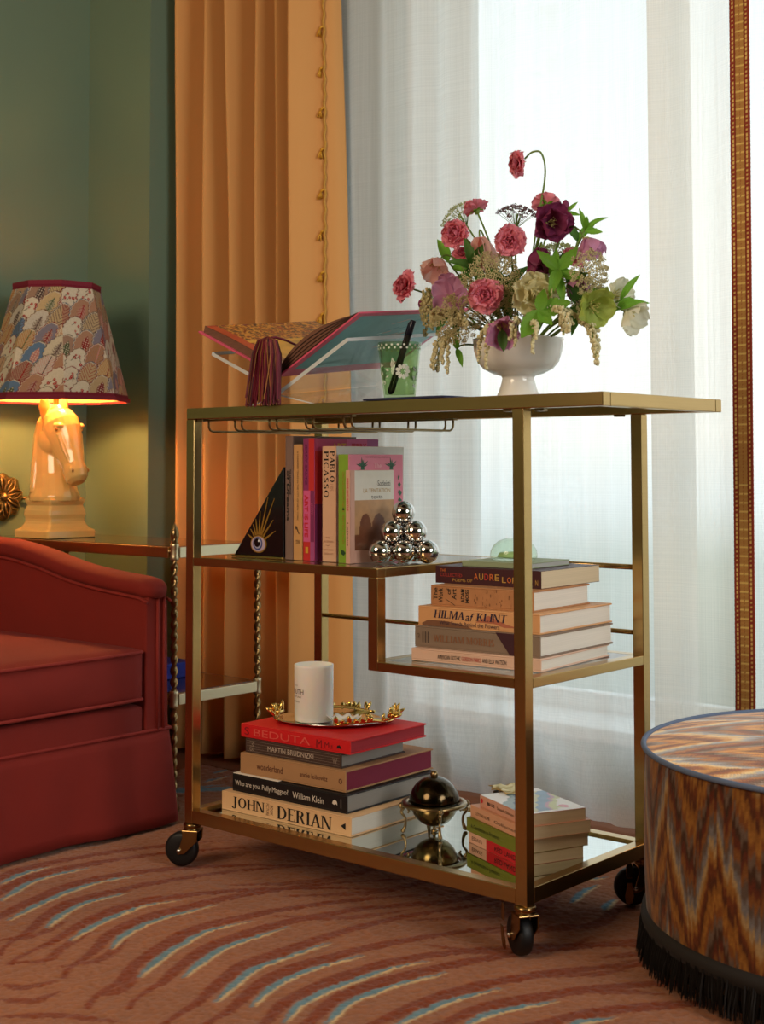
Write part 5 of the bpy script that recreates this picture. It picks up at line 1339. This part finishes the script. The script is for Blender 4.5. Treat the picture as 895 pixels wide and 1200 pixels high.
# navy notebook, tumbler, pens
nb = obj('notebook', rounded_box((-.330, .006, 0), (-.158, .118, .0048), .0018, (0, 0, 0), 3), mat('navy_cloth', '#1b1f3f', .7), loc=(0, 0, ZT + .0003), smooth=False)
tag(nb, 'thin navy blue notebook lying flat under the green tumbler', 'notebook')
TGX, TGY, TGZ = -.296, .062, ZT + .0054
tg = thing('tumbler', 'green glass tumbler with white enamel daisies and dotted rim', 'tumbler', (TGX, TGY, TGZ))
GG = arch_glass('green_glass', lin('#e2eed6'), 1.5, .8)
TH_, R0_, R1_ = .0935, .0265, .0370
obj('glass_cup', MB().lathe([(.0005, 0), (R0_ - .001, 0), (R0_, .002), (R1_, TH_), (R1_ - .0012, TH_ + .0006), (R1_ - .0022, TH_), (R0_ - .002, .007), (.0005, .006)], 48), GG, tg, smooth=True)
EN = leaf_mat('white_enamel', '#eef0e6', .3)
def tf(u, v, d=.0005):
    r = R0_ + (R1_ - R0_) * v / TH_ + d; a = math.radians(-54) + u / .032; return (r * math.cos(a), r * math.sin(a), v)
for row, vz in ((0, .0885), (1, .0835)):
    for k in range(22):
        u0 = -.1 + .2 * k / 22 + (.0045 if row else 0)
        flat_shape('enamel_dot', [(u0 + .0018 * math.cos(a), vz + .0018 * math.sin(a)) for a in [2 * PI * q / 8 for q in range(8)]], tf, EN, tg)
for u0, v0, s_ in ((.008, .044, 1.0), (-.062, .044, 1.0), (.075, .044, 1.0)):
    for k in range(9):
        a = 2 * PI * k / 9; p = [(.0035, 0), (.0075, .0032), (.0118, .0025), (.013, 0), (.0118, -.0025), (.0075, -.0032)]
        flat_shape('enamel_petal', [(u0 + (x * math.cos(a) - y * math.sin(a)) * s_, v0 + (x * math.sin(a) + y * math.cos(a)) * s_) for x, y in p], tf, EN, tg)
for q in range(9):
    u0 = -.030 + .0065 * math.sin(q * 2.4); v0 = .022 + .0042 * q; a = .9 + q * 1.9; p = [(0, 0), (.004, .0017), (.008, 0), (.004, -.0017)]
    flat_shape('enamel_leaf', [(u0 + x * math.cos(a) - y * math.sin(a), v0 + x * math.sin(a) + y * math.cos(a)) for x, y in p], tf, EN, tg)
    flat_shape('enamel_leaf', [(.034 + .5 * (u0 + .03) + x * math.cos(a + .4) - y * math.sin(a + .4), v0 - .006 + x * math.sin(a + .4) + y * math.cos(a + .4)) for x, y in p], tf, EN, tg)
BLK = mat('black_barrel', '#101014', .3, coat=.3)
for k, (dx0, dy0, dx1, dy1, hz) in enumerate(((-.014, -.010, .016, .012, .128), (-.008, -.013, .0235, .0085, .131))):
    lbl = ('black pen leaning in the green tumbler, the left of two', 'black pen leaning in the green tumbler, the right of two')[k]
    pn = thing('pen', lbl, 'pen', (TGX, TGY, TGZ))
    a = Vector((dx0, dy0, .0075)); b_ = Vector((dx1, dy1, hz)); q = lambda t: a.lerp(b_, t)
    obj('barrel', MB().tube([q(.0), q(.03), q(.05), q(.80)], [.002, .0042, .0047, .0047], 14), BLK, pn, smooth=True)
    obj('cap', MB().tube([q(.80), q(.985), q(1.0)], [.0051, .0050, .0040], 14), mat('navy_cap', '#14182c', .3, coat=.3), pn, smooth=True)

# ------------------------------------------------------------------ vase of flowers
VX, VY = -.115, .150
vase = thing('vase', 'white glazed footed bowl vase holding the flowers on the trolley top', 'vase', (VX, VY, ZT + .0003))
GLZ = mat('white_glaze', '#e4e1da', .18, coat=.6, sub=.1)
VS = 1.0
pf = [(.0005, 0), (.0360, 0), (.0370, .002), (.0360, .006), (.0315, .016), (.0275, .029), (.0262, .036), (.0280, .0395), (.041, .043), (.057, .051), (.067, .063), (.0725, .080), (.0745, .098), (.0750, .100), (.0735, .1005),
      (.0705, .080), (.065, .064), (.054, .054), (.034, .047), (.0005, .045)]
obj('bowl', MB().lathe(pf, 64), GLZ, vase, smooth=True)
obj('moss', MB().sphere((0, 0, .075), .060, 20, 12, (1, 1, .28)), mat('moss', '#4c5a2a', .95, noise=.4, nscale=60, bump=1, bscale=120), vase, smooth=True)

PKP = leaf_mat('petal_pink', '#f3a4b0', .40, .10, 70, col2='#e07c92'); PKI = leaf_mat('petal_pink_inner', '#e5889a', .34, .12, 70, col2='#c65c74')
MAUVE = leaf_mat('petal_mauve', '#d9a0c0', .42, .15, 60, col2='#bd7aa4'); PLUM = leaf_mat('petal_plum', '#97406a', .36, .25, 60, col2='#6e2748')
PALE = leaf_mat('petal_palepink', '#f6d6c8', .55, .08, 50, col2='#e6b0b0'); CREAMP = leaf_mat('petal_cream', '#e9e2bd', .45, .12, 50, col2='#cfc890')
LIME = leaf_mat('petal_lime', '#bccb6c', .45, .15, 50, col2='#93a848'); WHT = leaf_mat('petal_white', '#efeee0', .45, .06, 50, col2='#dcdcc0')
LEAF = leaf_mat('leaf_green', '#86b83e', .48, .25, 50, col2='#5a9030'); LEAFD = leaf_mat('leaf_dark', '#56823a', .4, .3, 50, col2='#3a6428')
YEL = leaf_mat('stamen', '#d9cf80', .2, .2, 200); FLOR = leaf_mat('floret_tan', '#e0d5a8', .40, .18, 90, col2='#c2b988'); FLOR2 = leaf_mat('floret_mauve', '#9b7f86', .35, .35, 90, col2='#74565f')
FLOR3 = leaf_mat('floret_green', '#ced2a2', .4, .2, 90, col2='#a6b478'); BEAD = leaf_mat('bell_cream', '#f0eac8', .40, .12, 90, col2='#ddd5a8')
def petal_mesh(name, Lp, Wp, cup, curl, ruff, seed, m, claw=.35, nu=8, nv=8, point=0.0):
    rs = random.Random(seed); rows = []
    for j in range(nv + 1):
        t = j / nv; wd = Wp * (claw + (1 - claw) * math.sin(min(1, t * 1.25) * PI / 2)) * (math.sqrt(max(0, 1 - max(0, (t - .6) / .42) ** 2)) if t > .6 else 1) * (1 - point * t ** 2)
        row = []
        for i in range(nu + 1):
            s_ = i / nu * 2 - 1
            row.append((Lp * t + .04 * Lp * math.cos(s_ * 7 + seed) * t * ruff, wd * s_ * .5, cup * Lp * (s_ ** 2) * .5 * (.3 + t) + curl * Lp * t * t + ruff * Lp * (.09 * math.sin(s_ * 6 + seed + t * 4) * t + .07 * math.sin(s_ * 11 + seed * 2) * t ** 3)))
        rows.append(row)
    me = MB().grid(rows).mesh(name, True); me.materials.append(m); return me
PM = {}
def pm(kind, k):
    key = (kind, k)
    if key not in PM:
        if kind == 'pink': PM[key] = petal_mesh('petal', 1, 1.0, .30, -.10, 1.0, k, PKP)
        if kind == 'pinkin': PM[key] = petal_mesh('petal', 1, 1.0, .5, -.25, 1.2, k + 9, PKI)
        if kind in ('mauve', 'plum', 'pale', 'lime', 'white'): PM[key] = petal_mesh('petal', 1, 1.05, .42, .10, .6, k, {'mauve': MAUVE, 'plum': PLUM, 'pale': PALE, 'lime': LIME, 'white': WHT}[kind], claw=.3, point=.2)
        if kind == 'cream': PM[key] = petal_mesh('petal', 1, 1.15, .5, -.2, .8, k, CREAMP)
    return PM[key]
def link(name, me, parent, loc, q, sc):
    o = bpy.data.objects.new(name, me); COL.objects.link(o); o.parent = parent
    o.matrix_local = Matrix.Translation(loc) @ q.to_matrix().to_4x4() @ Matrix.Diagonal((*sc, 1)) if hasattr(sc, '__len__') else Matrix.Translation(loc) @ q.to_matrix().to_4x4() @ Matrix.Scale(sc, 4)
    return o
def axis_q(n): return Vector(n).normalized().to_track_quat('Z', 'Y')
ROOT = Vector((VX, VY, ZT + .074))
def stem_path(end, n, bend=.3, side=(0, 0, 0)):
    a = Vector((VX + (end.x - VX) * .18, VY + (end.y - VY) * .18, ZT + .080)); d = end - a
    c1 = a + Vector((d.x * .25, d.y * .25, d.z * .55)) + Vector(side); c2 = end - Vector(n).normalized() * d.length * bend
    return [a * (1 - t) ** 3 + c1 * 3 * t * (1 - t) ** 2 + c2 * 3 * t * t * (1 - t) + end * t ** 3 for t in [i / 14 for i in range(15)]]
def flower(name, label, pos, n, cat='flower', bend=.3, side=(0, 0, 0), r=.0016, path=None, group=None):
    root = thing(name, label, cat, ROOT, group=group)
    end = Vector(pos); p = path or stem_path(end, n, bend, side)
    obj('stem', MB().tube([q - ROOT for q in p], r, 7), STEMGREEN, root, smooth=True)
    return root, end - ROOT, Vector(n).normalized()
def ruffled(label, pos, n, R, seed, sepals=False, **k):
    root, c, n = flower('pink_flower', label, pos, n, **k); Q = axis_q(n); rs = random.Random(seed)
    for ring, (cnt, sc, tilt, kind, h_) in enumerate(((8, 1.0, 14, 'pink', 0), (7, .86, 36, 'pink', .05), (6, .66, 56, 'pinkin', .10), (5, .46, 74, 'pinkin', .13))):
        for i in range(cnt):
            a = 2 * PI * (i + .5 * ring + rs.uniform(-.15, .15)) / cnt; tl = math.radians(tilt + rs.uniform(-10, 10))
            q = Q @ Quaternion((0, 0, 1), a) @ Quaternion((0, 1, 0), -tl)
            s_ = R * sc * rs.uniform(.88, 1.1); link('petal', pm(kind, (i + ring) % 4), root, c + n * R * h_, q, (s_, s_ * 1.05, s_))
    if sepals:
        for i in range(5):
            a = 2 * PI * i / 5; q = Q @ Quaternion((0, 0, 1), a) @ Quaternion((0, 1, 0), math.radians(2))
            link('sepal', leafme(0), root, c - n * .0025, q, (R * .62, R * .5, R * .5))
        obj('calyx', MB().sphere(c - n * .003, .0048, 10, 6), STEMGREEN, root, smooth=True)
    else:
        obj('stamens', MB().sphere(c + n * R * .22, R * .13, 10, 6), PKI, root, smooth=True)
    return root
def hellebore(label, pos, n, R, kind, seed, tilt=32, eye=True, **k):
    root, c, n = flower('hellebore', label, pos, n, **k); Q = axis_q(n); rs = random.Random(seed)
    for ring, cnt in ((0, 5), (1, 5 if kind in ('plum',) else 0)):
        for i in range(cnt):
            a = 2 * PI * (i + .5 * ring) / 5 + rs.uniform(-.1, .1); q = Q @ Quaternion((0, 0, 1), a) @ Quaternion((0, 1, 0), -math.radians(tilt + ring * 22 + rs.uniform(-8, 8)))
            s_ = R * rs.uniform(.92, 1.08); link('petal', pm(kind, i % 4), root, c, q, s_)
    if eye:
        m = MB()
        for i in range(26):
            a = rs.uniform(0, 6.28); rr = rs.uniform(.05, .30) * R; b0 = c + Q @ Vector((rr * .5 * math.cos(a), rr * .5 * math.sin(a), 0)); e0 = c + Q @ Vector((rr * math.cos(a), rr * math.sin(a), R * .36)); m.tube([b0, e0], .0005, 3); m.octa(e0, .0011)
        obj('stamens', m, YEL, root)
    return root
LM = {}
def leafme(k):
    if k not in LM:
        m = (LEAF, LEAFD, LEAF, LEAFD)[k % 4]; rows = []; ser = k in (1, 2)
        for j in range(13):
            t = j / 12; wd = .46 * math.sin(PI * min(1, t * .98 + .02) ** .8) ** .9 * (1 + (.16 * (j % 2) if ser else 0)); row = []
            for i in range(5):
                s_ = i / 2 - 1; row.append((t, wd * s_ * .5, .22 * abs(s_) * wd + .14 * math.sin(t * PI) * (1 if k < 2 else -.8) - .25 * t * t * (k % 2)))
            rows.append(row)
        me = MB().grid(rows).mesh('leaf', True); me.materials.append(m); LM[k] = me
    return LM[k]
def sprig(label, pos, n, leaves, **k):
    """leaves: (dx, dy, dz direction, length, width, kind, offset along the stem)"""
    root, c, n = flower('leaf_sprig', label, pos, n, cat='foliage', **k); up = Vector((0, 0, 1))
    for d, ln_, wd, kd, off_ in leaves:
        d = Vector(d).normalized(); zc = Vector((.57, -.75, .35)); y_ = zc.cross(d).normalized(); z_ = d.cross(y_)
        q = Matrix((d, y_, z_)).transposed().to_quaternion(); link('leaf', leafme(kd), root, c - n * off_, q, (ln_, wd, ln_))
    return root
def umbel(label, pos, n, R, m, seed, dens=60, dome=.55, fl=.0016, **k):
    root, c, n = flower('umbel_flower', label, pos, n, **k); Q = axis_q(n); rs = random.Random(seed); rays = MB(); fm = MB(); hub = c - n * R * .75
    for i in range(dens):
        r = R * math.sqrt((i + .5) / dens); a = i * 2.39996 + rs.uniform(-.2, .2); p = Vector((r * math.cos(a), r * math.sin(a), R * dome * math.cos(r / R * 1.35) - R * .2)); e = c + Q @ p
        if i % 2 == 0: rays.tube([hub, hub.lerp(e, .5) + n * R * .06, e], .0005, 3)
        for q in range(26):
            d = Vector((rs.gauss(0, 1), rs.gauss(0, 1), abs(rs.gauss(0, .6)))).normalized() * R * .125 * rs.uniform(.3, 1); fm.octa(e + Q @ d, fl * .68 * rs.uniform(.7, 1.3))
    obj('rays', rays, STEMGREEN, root, recalc=False); stuff(obj('florets', fm, m, root, recalc=False))
    return root
def spray(label, start, end, seed, strands=3, dens=46, wid=.006, m=BEAD, bead=.0030):
    st, en = Vector(start), Vector(end); a = ROOT + Vector((0, 0, .01)); top = st.lerp(a, .45) + Vector((0, 0, .02))
    pth = [a.lerp(top, t) for t in (0, .5)] + [top, st]
    root = thing('bell_flower_spray', label, 'flower', ROOT); rs = random.Random(seed); bm_ = MB(); sm_ = MB()
    sm_.tube([p - ROOT for p in catmull(pth, 4)], .0012, 5)
    for k in range(strands):
        e = en + Vector((rs.uniform(-.018, .018), rs.uniform(-.012, .012), rs.uniform(0, .028))) * (0 if k == 0 else 1); s0 = st.lerp(e, rs.uniform(0, .25) if k else 0)
        mid = s0.lerp(e, .45) + Vector(((e - s0).x * .25, (e - s0).y * .25, .010)); c_ = catmull([s0, mid, e], 8); sm_.tube([p - ROOT for p in c_], .0007, 4)
        for i in range(dens):
            t = i / dens; p = c_[min(len(c_) - 1, int(t * (len(c_) - 1)))].lerp(c_[min(len(c_) - 1, int(t * (len(c_) - 1)) + 1)], (t * (len(c_) - 1)) % 1); w0 = wid * (1 - .65 * t)
            bm_.sphere(p - ROOT + Vector((rs.uniform(-1, 1), rs.uniform(-1, 1), rs.uniform(-.8, .3))) * w0, bead * rs.uniform(.7, 1.1), 6, 4, (1, 1, 1.15))
    obj('stem', sm_, STEMGREEN, root, recalc=False); stuff(obj('bells', bm_, m, root, smooth=True, recalc=False))
    return root
CAMD = Vector((.57, -.80, -.12)); RT = Vector((.756, .655, 0)); UPV = Vector((0, 0, 1)); LFT = -RT
def dirv(r, u, f): return (RT * r + UPV * u + CAMD * f)
# the tall nodding bloom on its arched stem
tall_end = Vector((-.108, .15, 1.232))
tp_ = catmull([(-.112, .15, .93), (-.098, .155, 1.02), (-.082, .157, 1.12), (-.066, .160, 1.205), (-.070, .157, 1.243), (-.086, .154, 1.248), (-.100, .151, 1.238)], 6)
ruffled('pink ruffled bloom nodding highest of all on a long arched stem', tall_end, dirv(-.9, -.1, .45), .0249, 1, sepals=True, path=tp_)
ruffled('pink bloom seen from behind with green sepals, upper left of the bouquet', (-.184, .13, 1.160), dirv(.25, -.35, .55) * -1 + dirv(-.3, .9, .2), .0238, 2, sepals=True)
ruffled('pink bloom at the left shoulder of the bouquet facing left', (-.213, .115, 1.122), dirv(-.5, .1, .9), .0270, 3)
ruffled('pink bloom near the top centre of the bouquet facing outwards', (-.083, .085, 1.093), dirv(.0, -.05, 1), .0270, 4)
ruffled('pink bloom reaching furthest left on a side stem of the bouquet', (-.334, .13, 1.043), dirv(-.75, .25, .6), .0292, 5, bend=.5)
ruffled('rosy bloom low in the centre of the bouquet above the vase rim', (-.105, .050, 1.002), dirv(-.05, .15, 1), .0292, 6)
ruffled('coral bloom seen from behind beside the arched stem', (-.070, .17, 1.160), dirv(.1, .5, -.6), .0249, 7, sepals=True)
ruffled('small pink bloom half hidden behind bright leaves on the right of the bouquet', (-.022, .17, 1.066), dirv(.4, .4, .5), .0201, 8)
ruffled('small pink bloom tucked behind the pale bell flower on the left', (-.229, .15, 1.090), dirv(-.2, .5, .6), .0191, 9)
hellebore('deep plum double hellebore right of the arched stem', (-.040, .13, 1.122), dirv(.3, .0, .9), .0397, 'plum', 11, tilt=24)
hellebore('hanging plum-mauve bell beneath the deep plum hellebore', (-.040, .11, 1.078), dirv(-.1, -.9, .4), .0461, 'plum', 12, tilt=58, eye=False)
hellebore('mauve hellebore with a cream eye at the lower left of the bouquet', (-.188, .070, 1.007), dirv(-.25, .1, 1), .0371, 'mauve', 13, tilt=14)
hellebore('mauve hellebore drooping over the vase rim', (-.073, .045, .955), dirv(.1, -.55, .8), .0384, 'mauve', 14, tilt=34)
hellebore('pink-mauve hellebore at the upper right seen from the side', (.022, .14, 1.092), dirv(.35, -.75, .35), .0371, 'mauve', 15, tilt=42, bend=.45)
hellebore('large pale peach-pink bell at the left of the bouquet', (-.250, .115, 1.082), dirv(-.3, -.65, .6), .0461, 'pale', 16, tilt=46)
hellebore('tall narrow peach bell left of centre behind the dark leaves', (-.170, .12, 1.112), dirv(.1, -.95, .3), .0563, 'pale', 17, tilt=70, eye=False)
hellebore('pale pink bell behind the round tan umbel on the right', (.008, .14, 1.030), dirv(.0, -.6, .7), .0410, 'mauve', 18, tilt=52, eye=False)
hellebore('lime green hellebore at the lower right of the bouquet', (.055, .105, .980), dirv(.35, -.2, .9), .0397, 'lime', 19, tilt=30)
hellebore('white hellebore at the far right of the bouquet, lower of the two white ones', (.094, .14, .970), dirv(.6, -.45, .6), .0358, 'white', 20, tilt=36)
hellebore('white hellebore above the lime green one at the right', (.073, .14, .995), dirv(.5, .2, .7), .0320, 'white', 21, tilt=32)
hellebore('small mauve bloom with green heart between pink and pale flowers', (-.215, .095, 1.035), dirv(-.1, .3, 1), .0205, 'mauve', 22, tilt=20)
# cream ranunculus
rt_, c_, n_ = flower('ranunculus', 'cream ruffled ranunculus right of centre above the vase rim', (-.030, .075, .998), dirv(.25, .15, 1)); Q_ = axis_q(n_); rs = random.Random(31)
for ring, (cnt, sc, tilt) in enumerate(((7, 1.0, 18), (6, .8, 42), (5, .58, 64), (4, .4, 80))):
    for i in range(cnt):
        q = Q_ @ Quaternion((0, 0, 1), 2 * PI * (i + .5 * ring) / cnt) @ Quaternion((0, 1, 0), -math.radians(tilt + rs.uniform(-8, 8))); link('petal', pm('cream', i % 4), rt_, c_ + n_ * .003 * ring, q, .039 * sc)
# umbels
umbel('airy pale green umbel at the upper left edge of the bouquet', (-.268, .19, 1.172), dirv(-.5, .7, .4), .036, FLOR3, 41, dens=34, fl=.0013)
umbel('mauve-grey umbel at the top behind the pink blooms', (-.150, .20, 1.160), dirv(.1, .9, .3), .036, FLOR2, 42, dens=42, fl=.0014)
umbel('large tan-green umbel in the middle of the bouquet', (-.108, .070, 1.028), dirv(.05, .25, 1), .049, FLOR, 43, dens=110, fl=.0017)
umbel('round tan-green umbel on the right facing outwards', (.046, .115, 1.032), dirv(.45, .05, .8), .036, FLOR, 44, dens=80, fl=.0016)
umbel('narrow tan umbel at the lower left edge', (-.285, .13, 1.005), dirv(-.8, .1, .5), .032, FLOR, 45, dens=60, fl=.0017)
umbel('thin umbel behind the arched stem at the top', (-.085, .21, 1.160), dirv(.2, .9, .2), .030, FLOR3, 46, dens=30, fl=.0013)
umbel('tan-pink umbel low at the left of the bouquet above the hanging sprays', (-.170, .055, .970), dirv(-.2, .05, 1), .040, FLOR, 47, dens=80, fl=.0017)
umbel('tan umbel deep in the bouquet left of the stems', (-.160, .14, 1.060), dirv(-.2, .6, .6), .040, FLOR, 61, dens=70, fl=.0017)
umbel('greenish umbel behind the plum bell near the centre', (-.060, .19, 1.080), dirv(.0, .8, .4), .042, FLOR3, 62, dens=60, fl=.0016)
umbel('tan umbel behind the cream ranunculus', (-.045, .13, 1.015), dirv(.1, .4, .8), .042, FLOR, 63, dens=80, fl=.0017)
umbel('tan umbel behind the lime hellebore on the right', (.020, .15, 1.000), dirv(.4, .3, .6), .036, FLOR, 64, dens=70, fl=.0017)
umbel('greenish tan umbel between the pale bell and the mauve hellebore', (-.215, .14, 1.030), dirv(-.4, .4, .6), .038, FLOR, 65, dens=70, fl=.0017)
umbel('tan umbel low behind the rosy bloom', (-.120, .10, .985), dirv(-.1, .1, 1), .044, FLOR, 66, dens=80, fl=.0017)
sprig('dark leaves deep in the centre of the bouquet', (-.125, .13, 1.02), dirv(.0, .8, .3), [(dirv(-.5, .7, .4), .055, .04, 1, 0), (dirv(.5, .6, .3), .055, .04, 1, 0), (dirv(-.8, -.2, .3), .05, .04, 1, 0), (dirv(.8, -.1, .4), .05, .04, 3, 0), (dirv(.1, -.8, .4), .06, .045, 1, 0), (dirv(-.4, -.7, .4), .05, .04, 3, 0)])
sprig('dark leaves at the right behind the bell sprays', (.015, .13, .985), dirv(.5, .6, .3), [(dirv(.7, .5, .3), .05, .036, 0, 0), (dirv(-.3, .8, .3), .05, .04, 1, 0), (dirv(.8, -.4, .3), .045, .036, 3, 0), (dirv(-.2, -.8, .4), .05, .04, 1, 0)])
sprig('leaves at the back of the bouquet right of the arched stem', (-.03, .20, 1.10), dirv(.2, .9, .1), [(dirv(.6, .6, .2), .045, .030, 0, 0), (dirv(-.5, .6, .3), .045, .030, 1, 0), (dirv(.8, -.3, .3), .04, .03, 0, .02), (dirv(-.7, -.3, .3), .04, .03, 1, .02)])
# hanging sprays of small bells
spray('cream bell spray hanging furthest left over the vase', (-.205, .085, .955), (-.226, .075, .888), 51)
spray('cream bell spray hanging second from the left', (-.180, .065, .960), (-.190, .055, .884), 52)
spray('cream bell spray hanging over the left of the bowl', (-.098, .050, .960), (-.098, .038, .884), 53, strands=2)
spray('short cream bell spray in front of the middle of the bowl', (-.045, .050, .962), (-.040, .036, .918), 54, strands=2)
spray('short slender bell spray just right of the middle of the bowl', (-.020, .055, .962), (-.010, .040, .905), 55, strands=2, wid=.004)
spray('long cream bell spray hanging lowest on the right', (.030, .100, .975), (.066, .100, .886), 56, strands=4, dens=60, wid=.008)
spray('thick cream bell spray over the right rim of the bowl', (.000, .075, .980), (.028, .070, .935), 57, strands=4, wid=.009)
spray('tan bell spray curving down the left edge of the bouquet', (-.285, .12, 1.035), (-.270, .10, .950), 58, strands=3, wid=.008, m=FLOR)
spray('tan bell spray across the left front above the rim', (-.235, .075, .985), (-.150, .050, .955), 59, strands=4, wid=.010, m=FLOR)
# foliage
sprig('single green leaf sprig at the upper left', (-.252, .14, 1.082), dirv(-.5, .8, .3), [(dirv(-.45, .9, .1), .042, .042, 0, 0), (dirv(.75, -.3, .4), .040, .036, 0, .012)])
sprig('dark serrated leaves left of centre', (-.165, .095, 1.058), dirv(-.2, .9, .4), [(dirv(-.25, .95, .1), .052, .034, 1, 0), (dirv(.35, .8, .2), .044, .036, 1, 0), (dirv(-.85, .35, .2), .048, .030, 1, .004), (dirv(.4, -.7, .4), .046, .038, 1, 0), (dirv(-.6, -.5, .4), .044, .032, 1, .006)])
sprig('big bright green leaves low on the right over the rim', (-.008, .055, .972), dirv(.3, .5, .7), [(dirv(.9, .25, .3), .052, .062, 2, 0), (dirv(-.5, -.75, .4), .058, .060, 2, 0), (dirv(.2, .8, .3), .036, .040, 2, 0), (dirv(.45, -.5, .6), .040, .040, 2, 0)])
sprig('bright leaves among the stems right of centre', (.000, .10, 1.040), dirv(.4, .7, .4), [(dirv(.5, .6, .2), .046, .042, 2, 0), (dirv(-.6, .5, .3), .050, .040, 2, 0), (dirv(.8, -.2, .4), .046, .038, 2, .004), (dirv(-.3, -.8, .3), .052, .040, 0, 0), (dirv(.2, -.9, .3), .055, .034, 0, .01), (dirv(.1, .9, .2), .05, .036, 2, .02)])
sprig('pointed leaf at the far right tip of the bouquet, upper', (.090, .14, .990), dirv(.8, .4, .2), [(dirv(.62, .8, .1), .050, .024, 0, .004), (dirv(.85, -.45, .2), .034, .022, 0, 0)])
sprig('long bright leaf at the far right of the bouquet, lower', (.085, .13, .972), dirv(.9, .1, .2), [(dirv(.97, .20, .2), .056, .032, 0, .004), (dirv(.7, .7, .2), .030, .020, 0, 0)])
sprig('small round leaf hanging over the front of the bowl', (-.068, .040, .945), dirv(.1, -.5, .8), [(dirv(.1, -.95, .3), .034, .036, 3, 0)])
sprig('leafy tip above the pink-mauve hellebore at the upper right', (.022, .14, 1.105), dirv(.3, .8, .2), [(dirv(-.25, .95, .2), .036, .020, 0, 0), (dirv(.85, .45, .1), .042, .018, 0, 0), (dirv(.7, -.1, .3), .030, .026, 2, 0), (dirv(.1, .6, .4), .024, .022, 2, 0)])
sprig('small leaves under the left sprays beside the bowl', (-.192, .085, .925), dirv(-.3, -.6, .5), [(dirv(.3, -.95, .3), .034, .024, 0, 0), (dirv(-.1, .7, .3), .030, .024, 0, 0)])
sprig('dark leaves at the lower left behind the mauve hellebore', (-.235, .12, .995), dirv(-.5, .4, .5), [(dirv(-.5, .6, .4), .04, .032, 1, 0), (dirv(.3, -.7, .4), .05, .036, 1, 0), (dirv(-.4, -.7, .4), .05, .034, 1, 0)])
bd, c_, n_ = flower('bud', 'closed plum bud on a short stem right of the coral bloom', (-.020, .15, 1.150), dirv(.0, 1, .1))
obj('bud_head', MB().sphere(c_, .0075, 12, 8, (.8, .8, 1.35)), PLUM, bd, smooth=True)
for d in (dirv(.9, -.2, .2), dirv(.6, .5, .2)):
    d = d.normalized(); y_ = CAMD.cross(d).normalized(); link('leaf', leafme(0), bd, c_ - n_ * .010, Matrix((d, y_, d.cross(y_))).transposed().to_quaternion(), (.026, .014, .02))
bd, c_, n_ = flower('bud', 'dark bud drooping under the leftmost pink bloom', (-.305, .13, 1.012), dirv(-.1, -.95, .1), bend=.35)
obj('bud_head', MB().sphere(c_, .0058, 12, 8, (.85, .85, 1.3)), PLUM, bd, smooth=True)
